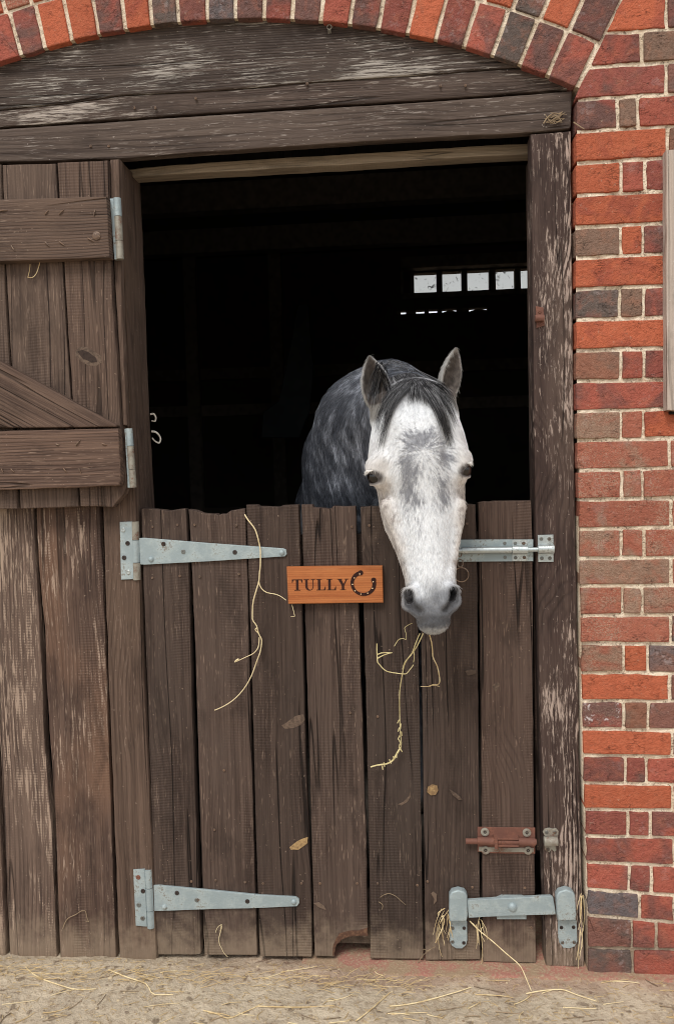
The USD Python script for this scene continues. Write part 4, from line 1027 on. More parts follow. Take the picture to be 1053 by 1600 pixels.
def head_sdf(q):
    u, v, w = q[..., 0], q[..., 1], q[..., 2]
    it = lambda c, s=1.0: np.interp(v, stv, ST[:, c] * s)
    b, f, k_, kk, pw = it(1, PXM), it(2), it(3), it(4), it(5)
    c, h = (f + k_) / 2, (f - k_) / 2
    wn = (w - c) / h
    tp = 1 - kk * np.clip((wn + .15) / 1.15, 0, 1) ** 1.4 - .25 * np.clip(-wn - .2, 0, 1) ** 2
    g_ = (np.abs(u / (b * np.maximum(tp, .2))) ** pw + np.abs(wn) ** pw) ** (1 / pw)
    s = (g_ - 1) * np.minimum(b, h) * .9
    s = smax(s, stv[0] - v, .02); s = smax(s, v - stv[-1], .015)
    # forehead swell, orbits and brow
    s = smin(s, ell(q, hp(655, 690, .055), (.075, .10, .058)), .03)
    for sg, E_, (bx_, by_) in ((-1, EYL, (585, 722)), (1, EYR, (722, 711))):
        s = smin(s, ell(q, E_ + [-sg * .010, -.001, -.008], (.025, .027, .034)), .030)
        s = smin(s, cap(q, hp(bx_ - sg * 14, by_ - 8, .072), hp(bx_ + sg * 1, by_ + 4, .050), .009, .010), .03)
        s = smax(s, -ell(q, E_ + [sg * .014, .002, .020], (.0225, .0108, .036), rot=-sg * .50 * 1), .004)
        s = smin(s, cap(q, E_ + [-sg * .012, -.014, .024], E_ + [sg * .012, -.0145, .004], .0045, .005), .010)
        s = smin(s, cap(q, E_ + [-sg * .010, .017, .018], E_ + [sg * .010, .017, .004], .003, .004), .006)
        # hollow above the eye, and the crest along the cheek
        s = smax(s, -ell(q, hp(600 if sg < 0 else 706, 690, .098), (.016, .032, .017)), .03)
        s = smin(s, cap(q, hp(604 if sg < 0 else 718, 790, .045), hp(632 if sg < 0 else 709, 866, .048), .014, .007), .018)
        s = smax(s, -cap(q, hp(616 if sg < 0 else 716, 828, .080), hp(636 if sg < 0 else 706, 884, .074), .010, .006), .022)
    # round jaw at the back of the cheeks
    s = smin(s, ell(q, hp(656, 790, -.07), (.062, .075, .055)), .03)
    # muzzle: nostril wings, lips
    for sg, N in ((-1, NOL), (1, NOR)):
        s = smin(s, cap(q, N[0] + [sg * .002, -.002, -.010], N[1] + [sg * .002, .002, -.010], .0125, .0135), .008)
        s = smin(s, cap(q, N[1] + [sg * .001, .003, -.010], N[2] + [sg * .001, .003, -.009], .0135, .0135), .010)
        s = smin(s, cap(q, N[0] + [-sg * .012, -.008, -.010], N[1] + [-sg * .018, .004, -.008], .011, .010), .010)
    s = smin(s, ell(q, hp(677, 966, .056), (.037, .033, .030)), .014)
    s = smin(s, ell(q, hp(677.5, 973, .052), (.034, .0255, .027)), .008)
    s = smin(s, ell(q, hp(677, 972, .012), (.030, .026, .032)), .012)
    s = smax(s, -cap(q, hp(652, 962, .034), hp(702, 960, .034), .004, .004), .008)
    for sg, N in ((-1, NOL), (1, NOR)):
        cav = np.minimum(cap(q, N[0] + [sg * .003, 0, .004], N[1] + [sg * .001, 0, .002], .0088, .0108), cap(q, N[1] + [sg * .001, 0, .002], N[2] + [0, .000, .004], .0108, .0070))
        for a_, b_, r_ in ((N[0], [-sg * .003, -.006, -.050], .0090), (N[0] * .5 + N[1] * .5, [-sg * .004, -.008, -.045], .0102), (N[1], [-sg * .006, -.012, -.034], .0100)):
            cav = np.minimum(cav, cap(q, a_ + [sg * .0005, 0, .0], a_ + b_, r_, r_ * .8))
        s = smax(s, -cav, .006)
    s = smax(s, -cap(q, hp(677, 978, .083), hp(678, 990, .078), .0025, .004), .006)
    # ears
    e1 = ear(q, *EARL)
    e2 = ear(q, *EARR)
    s = smin(s, cap(q, EL[0] + [.008, .012, -.012], EL[0] + [.0, -.012, -.004], .030, .022), .02)
    s = smin(s, cap(q, ER[0] + [-.008, .012, -.012], ER[0] + [.0, -.012, -.004], .028, .018), .02)
    s = smin(s, np.minimum(e1, e2), .007)
    return s


def body_sdf(p):
    P = lambda x, y, Y: at(x, y, Y)
    s = cap(p, P(648, 644, -.12), P(636, 640, .02), .066, .080)
    s = smin(s, cap(p, P(648, 700, -.09), P(632, 720, .06), .060, .085), .05)
    n1, n2, n3 = P(634, 648, .0), P(588, 672, .35), P(574, 725, .75)
    s = smin(s, cap(p, n1, n2, .088, .165), .05)
    s = smin(s, cap(p, P(634, 632, .0), P(612, 622, .30), .050, .105), .04)
    s = smin(s, cap(p, P(636, 720, .08), P(582, 736, .42), .085, .180), .06)
    s = smin(s, cap(p, n2, n3, .165, .225), .06)
    s = smin(s, cap(p, P(590, 745, .45), P(588, 800, .80), .165, .225), .07)
    c0 = P(588, 770, .95); c0[2] = 1.06
    sh = c0 + [0, 0, 0]
    s = smin(s, cap(p, c0 + [-.03, -.12, .02], c0 + [-.03, .15, .04], .235, .26), .08)
    s = smin(s, cap(p, c0 + [-.03, .1, .04], c0 + [-.02, .95, .02], .27, .295), .10)
    s = smin(s, cap(p, c0 + [-.02, .95, .02], c0 + [-.01, 1.4, .10], .29, .25), .10)
    s = smin(s, cap(p, c0 + [-.03, .0, .28], c0 + [-.02, .35, .22], .10, .12), .10)
    for sg in (-1, 1):
        bx_ = c0[0] + sg * .15 - .02; y0 = c0[1] + .02; y1 = c0[1] + 1.42
        s = smin(s, cap(p, [bx_, y0, .92], [bx_ - sg * .01, y0 + .02, .55], .12, .058), .06)
        s = smin(s, cap(p, [bx_ - sg * .01, y0 + .02, .52], [bx_ - sg * .01, y0 + .01, .14], .048, .034), .03)
        s = smin(s, cap(p, [bx_ - sg * .01, y0 + .01, .14], [bx_ - sg * .01, y0 - .05, .05], .036, .055), .02)
        s = smin(s, cap(p, [bx_, y1 - .05, .95], [bx_, y1 - .12, .72], .17, .10), .06)
        s = smin(s, cap(p, [bx_, y1 - .12, .72], [bx_, y1 + .10, .48], .095, .050), .04)
        s = smin(s, cap(p, [bx_, y1 + .10, .48], [bx_, y1 + .06, .14], .045, .036), .03)
        s = smin(s, cap(p, [bx_, y1 + .06, .14], [bx_, y1 + .0, .05], .036, .055), .02)
    s = np.maximum(s, .013 - p[..., 2])
    return s


def graded(lo, f0, f1, hi, fine, coarse):
    a = [f0]; st = fine
    while a[-1] > lo: st = min(st * 1.18, coarse); a.append(a[-1] - st)
    b = list(np.arange(f0, f1, fine)); st = fine; c_ = [f1]
    while c_[-1] < hi: st = min(st * 1.18, coarse); c_.append(c_[-1] + st)
    return np.array(sorted(set(np.round(a[1:] + b + c_, 6))), np.float64)


FINE = .0028
hc_ = [to_world(np.array(hp(x, y, w))) for x, y, w in ((560, 530, .12), (745, 1000, .12), (560, 530, -.12), (745, 1000, -.12))]
hx0, hx1 = min(p[0] for p in hc_), max(p[0] for p in hc_)
hz0, hz1 = min(p[2] for p in hc_), max(p[2] for p in hc_) + .005
gx_ = graded(hx0 - .55, hx0, hx1, hx1 + .45, FINE, .022)
gy_ = graded(-.32, -.285, .0, 2.95, FINE, .03)
gz_ = graded(-.04, hz0, hz1, hz1 + .12, FINE, .022)
S = np.empty((len(gx_), len(gy_), len(gz_)), np.float32)
for i0 in range(0, len(gx_), 24):
    xs_ = gx_[i0:i0 + 24]
    p = np.stack(np.meshgrid(xs_, gy_, gz_, indexing='ij'), -1).astype(np.float32)
    sb = np.full(p.shape[:3], 9.0, np.float32)
    j0 = np.searchsorted(gy_, -.20)
    sb[:, j0:] = body_sdf(p[:, j0:])
    j1, k0 = np.searchsorted(gy_, .16), np.searchsorted(gz_, hz0 - .03)
    if xs_[-1] > hx0 - .05 and xs_[0] < hx1 + .05:
        q = p[:, :j1, k0:] - HA.astype(np.float32)
        q = np.stack([q @ hu.astype(np.float32), q @ hv.astype(np.float32), q @ hw.astype(np.float32)], -1)
        sb[:, :j1, k0:] = smin(sb[:, :j1, k0:], head_sdf(q).astype(np.float32), .025)
    S[i0:i0 + 24] = sb
HV, HF = surface_nets(S, gx_, gy_, gz_)
del S
hm_ = trimesh.Trimesh(HV, HF, process=False)
hm_ = max(hm_.split(only_watertight=False), key=lambda t: len(t.faces)) if False else hm_
import scipy.sparse as sp
_e = hm_.edges_unique; _n = len(HV)
_A = sp.coo_matrix((np.ones(2 * len(_e)), (np.r_[_e[:, 0], _e[:, 1]], np.r_[_e[:, 1], _e[:, 0]])), (_n, _n)).tocsr()
_A = sp.diags(1 / np.maximum(np.asarray(_A.sum(1)).ravel(), 1)) @ _A
_v = np.array(hm_.vertices)
for _k in range(3):
    _v = _v + .5 * (_A @ _v - _v)
    _v = _v - .52 * (_A @ _v - _v)
_mv = _v - HV; _mv *= np.minimum(1, .004 / np.maximum(np.linalg.norm(_mv, axis=1, keepdims=True), 1e-9))
hm_.vertices = HV + _mv
HV, HF = np.array(hm_.vertices), np.array(hm_.faces)
_, _, HN = meshkit.arrays((HV, HF), True)
if ((HV - HV.mean(0)) * HN).sum(1).mean() < 0:
    HF = HF[:, ::-1]; HN = -HN


def coat_of(P, N):
    """The colour of the coat at points P with normals N."""
    q = P - HA; u, v, w = q @ hu, q @ hv, q @ hw
    ax_ = .0
    px_ = u / PXM; py_ = 600 + v / HL * 360          # picture-sized head coordinates
    sm_ = lambda x, a, b: (lambda t: t * t * (3 - 2 * t))(np.clip((x - a) / (b - a), 0, 1))
    fb = lambda sc, o=4, sd=0: meshkit.fbm(P * sc, o, sd)
    n1, n2, n3 = fb(30, 4, 1), fb(120, 3, 2), fb(420, 2, 3)
    white = np.array([.79, .81, .83]); cream = np.array([.60, .545, .49])
    side = sm_(np.abs(px_ + (n1 - .5) * 16) / np.interp(py_, [600, 740, 800, 860, 900], [1.0, 1.0, .95, .80, .72]), 36, 62) * sm_(py_, 660, 750)
    c = white + (cream - white) * side[:, None] * (.6 + .4 * n1)[:, None]
    # flea-bitten flecks on the cheeks
    fl = sm_(n2 + .25 * n3, .66, .80) * side * sm_(py_, 740, 780)
    c = c * (1 - fl[:, None]) + np.array([.34, .30, .28]) * fl[:, None]
    fl = sm_(fb(70, 3, 12), .56, .70) * sm_(np.abs(px_), 30, 44) * .35 * sm_(py_, 700, 760)
    c = c * (1 - fl[:, None]) + np.array([.50, .45, .42]) * fl[:, None]
    # grey star pattern that radiates from the whorl on the forehead
    wx_, wy_ = -1.0, 706.0
    rr = np.hypot(px_ - wx_, (py_ - wy_)); th_ = np.arctan2(py_ - wy_, px_ - wx_)
    st_ = meshkit.fbm(np.stack([th_ * 9.0, rr * .055, np.zeros_like(rr)], -1), 3, 8)
    st2 = meshkit.fbm(np.stack([th_ * 26.0, rr * .09, np.ones_like(rr)], -1), 2, 18)
    blob = lambda x, y, rx, ry: np.exp(-(((px_ - x) / rx) ** 2 + ((py_ - y) / ry) ** 2))
    den = 1.0 * blob(2, 690, 28, 18) + .95 * blob(33, 718, 15, 16) + .8 * blob(-24, 722, 16, 17) + 1.0 * blob(-26, 768, 12, 32) + .85 * blob(28, 772, 14, 28) + .4 * blob(-8, 780, 12, 22) + .5 * blob(-4, 735, 20, 16) + .35 * blob(-22, 690, 14, 16) + .30 * blob(-8, 822, 9, 12) + .3 * blob(22, 748, 14, 14)
    st3 = meshkit.fbm(np.stack([th_ * 60.0, rr * .12, 2 * np.ones_like(rr)], -1), 2, 28); gm = sm_(den * 1.2 + (st_ - .5) * .8 + (st2 - .5) * .7 + (st3 - .5) * 1.1, .34, 1.1)
    c = c * (1 - .80 * gm[:, None]) + np.array([.175, .18, .21]) * .80 * gm[:, None]
    # muzzle grey
    mz = sm_(py_ + (n1 - .5) * 44, 886, 936) * .95
    mid = sm_(py_ + (n1 - .5) * 12, 943, 955) * sm_(np.abs(px_), 38, 16)  # dark lip grey, with the shading below the nostrils painted in
    c = c * (1 - mz[:, None]) + np.array([.145, .15, .165]) * mz[:, None]
    c = c * (1 - .8 * mid[:, None]) + np.array([.07, .07, .075]) * .8 * mid[:, None]
    lip = sm_(py_ + (n2 - .5) * 10, 966, 980)
    c = c * (1 - .75 * lip[:, None]) + np.array([.44, .43, .41]) * .75 * lip[:, None]
    for N_ in (NOL, NOR):
        qq = np.stack([u, v, w], -1)
        d = np.minimum(cap(qq, N_[0], N_[1], 0, 0), cap(qq, N_[1], N_[2], 0, 0))
        k = sm_(d, .0175, .0095)
        du = np.hypot(*(np.stack([u, v]) - (N_[0] * .5 + N_[1] * .5)[:2, None])); k = np.maximum(k, sm_(du, .026, .018) * sm_(w, .080, .070) * sm_(w, .0, .02)); deep = sm_(w, .087, .073)
        c = c * (1 - k[:, None]) + (np.array([.10, .10, .105]) * (1 - deep[:, None]) + np.array([.03, .027, .028]) * deep[:, None]) * k[:, None]
    # dark skin about the eyes
    for E_, sg_ in ((EYL, -1), (EYR, 1)):
        d = np.linalg.norm((np.stack([u, v, w], -1) - E_ - [sg_ * .004, 0.002, .01]) / [.030, .0185, .034], axis=1)
        k = sm_(d, 1.15, .75) * .95
        c = c * (1 - k[:, None]) + np.array([.055, .045, .042]) * k[:, None]
    # temples, poll, ears
    tp = sm_(py_ + (n1 - .5) * 22, 655, 618) + 0 * u
    c = c * (1 - .85 * tp[:, None]) + (np.array([.22, .22, .23]) + .25 * sm_(n2, .45, .7)[:, None]) * .85 * tp[:, None]
    for (B_, T_), s_ in ((EL, -1), (ER, 1)):
        d = cap(np.stack([u, v, w], -1), B_ + (T_ - B_) * .12, T_, .040, .012)
        k = sm_(d, .008, -.004)
        al = np.clip(((np.stack([u, v, w], -1) - B_) @ (T_ - B_)) / ((T_ - B_) @ (T_ - B_)), 0, 1.1)
        rim = np.array([.30, .29, .27]) * (1 - sm_(al, .8, 1.02)[:, None] * .72)
        c = c * (1 - k[:, None]) + rim * k[:, None]
        # the hairy inside of the cup
        _, inn, t_ = ear_fields(np.stack([u, v, w], -1), *(EARL if s_ < 0 else EARR))
        ins_ = sm_(inn, .0030, .0008) * k
        col_i = np.array([.12, .10, .088]) * (.35 + 1.3 * n2[:, None] ** 1.3)
        edge_ = sm_(inn, -.0005, .0022)[:, None] * sm_(n2, .4, .6)[:, None]
        col_i = col_i + np.array([.22, .20, .17]) * edge_ * .8
        c = c * (1 - ins_[:, None]) + col_i * ins_[:, None]
    # neck and body: dark iron grey with paler dapples and streaks
    bk = np.clip(sm_(w, -.075, -.115) + sm_(P[:, 1], -.02, .03), 0, 1)
    streak = meshkit.fbm(np.stack([P[:, 0] * 120 + P[:, 2] * 34, P[:, 1] * 30, P[:, 2] * 16], -1), 3, 31)
    dap = sm_(fb(21, 3, 33), .42, .66) * (.45 + .55 * sm_(fb(7, 2, 35), .35, .6)) * sm_(P[:, 1], 1.2, .3)
    falloff_ = np.clip(sm_(P[:, 0], at(470, 700, .5)[0], at(560, 700, .4)[0]), 0, 1)[:, None]; nk = np.array([.050, .055, .068]) + (np.array([.40, .42, .47]) * sm_(streak, .45, .75)[:, None] * (.35 + .65 * dap)[:, None]) * (.40 + .60 * falloff_)  # light falloff towards the left painted into the neck colour
    nk = nk + np.array([.16, .17, .19]) * dap[:, None] * .7 * (.3 + .7 * falloff_)
    c = c * (1 - bk[:, None]) + nk * bk[:, None]
    hoof = sm_(P[:, 2], .09, .06)
    c = c * (1 - hoof[:, None]) + np.array([.05, .045, .04]) * hoof[:, None]
    return np.clip(c * (.92 + .16 * n3[:, None]), .01, .86)


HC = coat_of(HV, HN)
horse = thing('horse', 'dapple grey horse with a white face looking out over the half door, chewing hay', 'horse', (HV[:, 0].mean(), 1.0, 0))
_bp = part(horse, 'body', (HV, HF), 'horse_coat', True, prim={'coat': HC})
for E_, sg in ((EYL, -1), (EYR, 1)):
    c_ = to_world(E_ + [-sg * .0040, .001, .001])
    m = trimesh.creation.icosphere(4, .0205); m.apply_translation(c_)
    part(horse, 'eye', m, 'eye_dark', True)

from trimesh.ray.ray_pyembree import RayMeshIntersector
_vis = RayMeshIntersector(trimesh.Trimesh(HV, HF, process=False))


def hit(pts, off=0.0):
    """The horse's surface where the photograph shows it at these pixels."""
    d = np.array([ray(x, y) for x, y in pts]); d /= np.linalg.norm(d, axis=1, keepdims=True)
    o = np.repeat(EYE[None], len(d), 0)
    tri, ri, loc = _vis.intersects_id(o, d, multiple_hits=False, return_locations=True)
    out = np.full((len(d), 3), np.nan); out[ri] = loc
    return out - d * off, tri, ri


def curves(parent, name, strands, widths, colors, label=None):
    n = np.array([len(s) for s in strands], np.int32)
    path = numbered(parent.path, name)
    c = UsdGeom.BasisCurves.Define(stage, path)
    c.CreateTypeAttr('linear')
    c.CreateCurveVertexCountsAttr(Vt.IntArray.FromNumpy(n))
    c.CreatePointsAttr(Vt.Vec3fArray.FromNumpy((np.vstack(strands) - parent.loc).astype(np.float32)))
    c.CreateWidthsAttr(Vt.FloatArray.FromNumpy(np.concatenate(widths).astype(np.float32))); c.SetWidthsInterpolation('vertex')
    col = np.repeat(np.asarray(colors, np.float32), n, 0)
    UsdGeom.PrimvarsAPI(c).CreatePrimvar('coat', Sdf.ValueTypeNames.Color3fArray, 'vertex').Set(Vt.Vec3fArray.FromNumpy(col))
    UsdShade.MaterialBindingAPI.Apply(c.GetPrim()).Bind(MAT['horse_hair'])
    tags(c.GetPrim(), label)
    return c


def locks(guides, per, spread, rootspread, lift, w0, col, nseg=12):
    """Strands round pixel guide lines that lie on the horse; each guide: list of (x, y)."""
    from scipy.interpolate import PchipInterpolator
    S_, Wd, Co = [], [], []
    for g_, (gd, n_) in enumerate(zip(guides, per)):
        gd = np.array(gd, float); tt = np.linspace(0, len(gd) - 1, nseg)
        base = PchipInterpolator(np.arange(len(gd)), gd)(tt)
        for k in range(n_):
            r1, r2 = RNG.normal(0, 1, 2), RNG.normal(0, 1, 2)
            f = np.linspace(0, 1, nseg)[:, None]
            p2 = base + rootspread * r1 * (1 - f) + spread * r2 * f ** .8
            L_ = RNG.uniform(.55, 1.0); m_ = max(4, int(nseg * L_))
            p2 = p2[:m_]
            w3, _, ri = hit(p2, lift * RNG.uniform(.2, 1.0) + .0012)
            good = ~np.isnan(w3[:, 0])
            if good.sum() < 4: continue
            w3 = w3[good]
            S_.append(w3); Wd.append(w0 * np.linspace(1, .25, len(w3)))
            Co.append(np.asarray(col[RNG.integers(len(col))]) * RNG.uniform(.7, 1.25))
    return S_, Wd, Co


DK = [(.015, .015, .017), (.025, .025, .028), (.05, .05, .054), (.09, .09, .095), (.24, .24, .245), (.02, .019, .019), (.035, .035, .038)]
GU = [[(645, 588), (628, 605), (612, 628), (604, 655), (596, 690), (592, 712)], [(642, 590), (620, 606), (600, 630), (590, 655), (586, 684)], [(650, 588), (634, 604), (620, 622), (610, 645), (600, 676)],
      [(652, 588), (668, 606), (684, 630), (694, 655), (702, 685), (706, 702)], [(655, 588), (676, 604), (694, 625), (706, 650), (714, 675)], [(648, 588), (664, 608), (678, 630), (690, 660), (698, 690)],
      [(650, 590), (672, 618), (688, 644), (700, 668), (712, 696)], [(648, 586), (646, 602), (644, 618), (642, 632)], [(655, 588), (660, 604), (664, 620), (668, 634)], [(640, 588), (630, 602), (624, 618), (620, 634)],
      [(655, 584), (684, 602), (704, 622), (716, 648), (724, 680)], [(648, 585), (650, 600), (652, 615), (654, 628)]]
S_, Wd, Co = locks(GU, [110, 70, 100, 130, 90, 110, 80, 100, 90, 90, 50, 90], 3.8, 4.4, .014, .0010, DK)
curves(horse, 'forelock', S_, Wd, Co, 'dark grey forelock parted over the forehead')
GM = [[(620, 575), (612, 566), (604, 572), (596, 600)], [(600, 566), (590, 585), (584, 610), (580, 640)], [(625, 572), (640, 575), (650, 590), (655, 606)], [(610, 566), (628, 572), (646, 584), (664, 600)], [(612, 570), (620, 585), (628, 600), (632, 615)],
      [(640, 576), (664, 588), (684, 600), (700, 612)], [(606, 560), (616, 575), (630, 590), (640, 606)], [(612, 560), (604, 576), (600, 592), (598, 606)], [(630, 574), (650, 582), (672, 596), (690, 608)], [(598, 575), (604, 592), (612, 612), (616, 628)]]
S2, W2_, C2 = locks(GM, [140, 110, 120, 150, 120, 110, 90, 90, 110, 100], 5.5, 5.0, .012, .0013, DK)
curves(horse, 'mane', S2, W2_, C2, 'dark mane behind the ears')
# pale lashes
for E_, sg, (tx, ty) in ((EYL, -1, (569, 742)), (EYR, 1, (738, 727))):
    S3, W3, C3 = [], [], []
    tip_ = hp(tx, ty, .062)
    for k in range(34):
        a = E_ + [sg * RNG.uniform(.002, .014), -.0135 + RNG.uniform(-.0015, .002), RNG.uniform(.014, .026)]
        b = a + (tip_ - a) * RNG.uniform(.6, 1.05) + np.append(RNG.normal(0, .0022, 2), RNG.uniform(0, .006))
        m_ = (a + b) / 2 + [0, -.0022, .001]
        S3.append(to_world(np.array([a, m_, b]))); W3.append(np.array([.0010, .0009, .0003])); C3.append((.82, .80, .77))
    curves(horse, 'eyelashes', S3, W3, C3)
# short coat: hair that lies along the lie of the coat and carries its colour
dirv = EYE - HV; dirv /= np.linalg.norm(dirv, axis=1, keepdims=True)
area = trimesh.triangles.area(HV[HF])
fcen = HV[HF].mean(1)
facing = ((HN[HF].mean(1)) * (EYE - fcen)).sum(1) > -.15
hz_ = (fcen[:, 2] > at(600, 800, .3)[2]) | (fcen[:, 1] < .05)
wgt = area * facing * hz_ * (fcen[:, 1] < 1.0) * np.where(fcen[:, 1] > .0, 1.0, 1.0)
NF = 70000
pick = RNG.choice(len(HF), NF, p=wgt / wgt.sum())
rr1, rr2 = np.sqrt(RNG.random(NF)), RNG.random(NF)
tri_ = HV[HF[pick]]
pp = tri_[:, 0] * (1 - rr1)[:, None] + tri_[:, 1] * (rr1 * (1 - rr2))[:, None] + tri_[:, 2] * (rr1 * rr2)[:, None]
pn = HN[HF[pick]].mean(1); pn /= np.linalg.norm(pn, axis=1, keepdims=True)
q = pp - HA; u, v, w = q @ hu, q @ hv, q @ hw
uu, vv = u / PXM - (-1.0), (600 + v / HL * 360) - 706.0
rad = np.hypot(uu, vv) + 1e-6
flow = (uu / rad)[:, None] * hu + (vv / rad)[:, None] * hv
dn = np.exp(-(rad / 60.0) ** 2)[:, None]
flow = flow * dn + (hv + .25 * np.sign(u)[:, None] * hu * np.clip(np.abs(u) / .07, 0, 1)[:, None]) * (1 - dn)
bodym = (pp[:, 1] > .0)[:, None]
flow = np.where(bodym, np.array([-.35, .25, -1.0]), flow)
flow = flow + RNG.normal(0, .22, flow.shape)
flow -= pn * (flow * pn).sum(1, keepdims=True); flow /= np.linalg.norm(flow, axis=1, keepdims=True) + 1e-9
ln = RNG.uniform(.006, .013, NF) * np.where(vv > 215, .45, 1.0) * np.where(pp[:, 1] > .0, 2.2, 1.0)
eyed = np.minimum(np.linalg.norm(np.stack([u, v, w], -1) - EYL, axis=1), np.linalg.norm(np.stack([u, v, w], -1) - EYR, axis=1))
keep = eyed > .030
cc = coat_of(pp, pn) * np.where(pp[:, 1:2] > 0, RNG.uniform(.35, 1.7, (NF, 1)), RNG.uniform(.72, 1.18, (NF, 1)))
p0, p1, p2 = pp - pn * .0004, pp + flow * ln[:, None] * .5 + pn * .0011, pp + flow * ln[:, None] + pn * .0015
SS = np.stack([p0, p1, p2], 1)[keep]
wf = np.where(pp[:, 1] > 0, 1.5, 1.0)[keep]
curves(horse, 'short_coat', list(SS), [np.array([.00055, .00050, .00012]) * k for k in wf], np.clip(cc[keep], .01, .88))

# ------------------------------------------------------------------ hay and straw
def stalk(pts, Y, r=.0011, sub=3, wob=.0):
    Yl = np.broadcast_to(Y, (len(pts),))
    p = np.array([at(x, y, yy) for (x, y), yy in zip(pts, Yl)])
    n = len(p)
    return tube(p, np.linspace(r, r * .65, n), 5, sub)


solo('hay_strand', 'long forked hay strand hanging over the top hinge of the door', 'hay', cat(
    stalk([(382.5, 804), (388, 813), (399, 828), (404, 845), (407, 862), (407, 880), (405.5, 896), (404.5, 908), (400, 924), (395, 945), (394.5, 967), (401, 978), (404, 990), (409, 1001), (407, 1017), (401, 1034), (393, 1056), (380, 1078), (362, 1096), (345, 1106), (335, 1110)], [.02, .012] + [.010] * 19, .0017),
    stalk([(404.5, 908), (407, 917), (417, 926), (432, 929), (447, 938)], [.010, .010, .010, .008, .004], .0013), stalk([(402, 981), (399, 984), (402, 988), (405, 990)], .010, .0014),
    stalk([(405, 996), (404, 1010), (396, 1021), (384, 1027), (369, 1034)], .012, .0013), stalk([(373, 1030), (369, 1032), (367, 1035)], .012, .0022), stalk([(456, 945), (458, 952), (460.5, 963), (454, 964)], .014, .0009)), 'straw', 40)
mouth = -.088
hang = [stalk([(661, 990), (655, 1003), (647, 1017), (638, 1028), (631, 1041), (629, 1052), (626, 1068), (624, 1090), (624.5, 1120), (625, 1140), (627, 1160), (626, 1168)], [mouth, mouth, -.07, -.06, -.05] + [-.04, -.03, -.02, -.01, -.005, 0, 0], .0014),
        stalk([(626, 1168), (620, 1178), (614, 1188), (604, 1194), (590, 1196), (579, 1199)], .004, .0026), stalk([(656, 990), (650, 1004), (642, 1024), (633, 1034), (629, 1046)], [mouth, mouth, -.07, -.06, -.05], .0014),
        stalk([(646, 1018), (647, 1026), (646, 1035)], -.06, .0012), stalk([(589, 1006), (589, 1020), (589.5, 1033), (594, 1040), (604, 1049), (618, 1052), (633, 1053.5), (640, 1047), (646, 1039)], -.03, .0015),
        stalk([(590, 1023), (600, 1020), (612, 1020.5)], -.03, .0015), stalk([(590, 1029), (602, 1023), (613, 1020)], -.03, .0014), stalk([(616, 1010), (624, 999), (630, 998), (634, 1000), (634.5, 992), (632, 982), (636, 978), (644, 974)], -.05, .0008)]
for k in range(13):
    x, y = 625 - max(0, k - 7) * 6.0 + RNG.uniform(-2, 2), 1125 + k * 6.2 if k < 8 else 1172 + (k - 7) * 5
    hang.append(stalk([(x, y), (x + RNG.uniform(-5, 5), y + RNG.uniform(4, 8))], .002, .0017))
solo('hay_wisp', 'yellow wisp of hay with a seed head hanging from the left of the horse\'s lips', 'hay', cat(*hang), 'hay_green', 40)
solo('hay_wisp', 'bent pale hay stalk hanging from the right of the horse\'s lips', 'hay', cat(stalk([(671, 992), (675, 1010), (676, 1025), (683, 1041), (685.5, 1052), (687, 1064), (684, 1070), (676, 1070), (670, 1073), (657, 1073)], [mouth, -.07, -.06, -.05, -.04, -.03, -.02, -.01, -.01, -.01], .0015), stalk([(670, 1073), (676, 1071), (687, 1073)], -.01, .0012)), 'straw', 40)
rs = random.Random(5)


def tuft(cx, cy, n, dx, dy, Y, r=.0010, spread=8):
    out = []
    for k in range(n):
        x, y = cx + rs.uniform(-spread, spread), cy + rs.uniform(-spread, spread)
        ex, ey = x + dx * rs.uniform(.3, 1.2) + rs.uniform(-8, 8), y + dy * rs.uniform(.4, 1.1)
        out.append(stalk([(x, y), ((x + ex) / 2 + rs.uniform(-5, 5), (y + ey) / 2 + rs.uniform(-4, 4)), (ex, ey)], [Y, Y - .006, Y - rs.uniform(0, .012)], r * rs.uniform(.7, 1.3)))
    return cat(*out)


solo('straw_tuft', 'tuft of straw stuck behind the left side of the kick latch', 'straw', cat(tuft(697, 1424, 9, -6, 46, YD - .004, .0008, spread=8), stalk([(690, 1432), (694, 1440), (688, 1458), (680, 1474)], YD - .006, .0016), stalk([(695, 1420), (684, 1428), (686, 1431)], YD - .006, .0012), tuft(694, 1440, 4, 12, 50, YD - .002, .0007)), 'straw', 40)
solo('straw_tuft', 'tuft of straw hanging under the bar of the kick latch', 'straw', cat(tuft(744, 1440, 7, 4, 36, YD - .004, .0008, spread=10), stalk([(748, 1440), (752, 1460), (754, 1495), (749, 1512)], YD - .004, .0009)), 'straw', 40)
solo('straw_stalk', 'long straight straw slanting from the kick latch down to the doorsill', 'straw', stalk([(734, 1440), (760, 1464), (790, 1490), (814, 1512), (822, 1530), (830, 1549)], [YD - .008, YD - .012, -.02, -.05, -.07, -.085], .0016), 'straw', 40)
solo('straw_stalk', 'thin curling straw in front of the door left of the kick latch', 'straw', cat(stalk([(650, 1510), (660, 1495), (668, 1487), (680, 1480), (676, 1483)], YD - .006, .0011), stalk([(669, 1488), (662, 1484), (660, 1490)], YD - .006, .0008)), 'straw_grey', 40)
solo('straw_tuft', 'thin straw tuft caught between right post and brick wall', 'straw', cat(tuft(911, 1398, 6, -4, 60, -.004, .0008, 4), tuft(908, 1450, 4, 0, 60, .0, .0007, 4)), 'straw', 40)
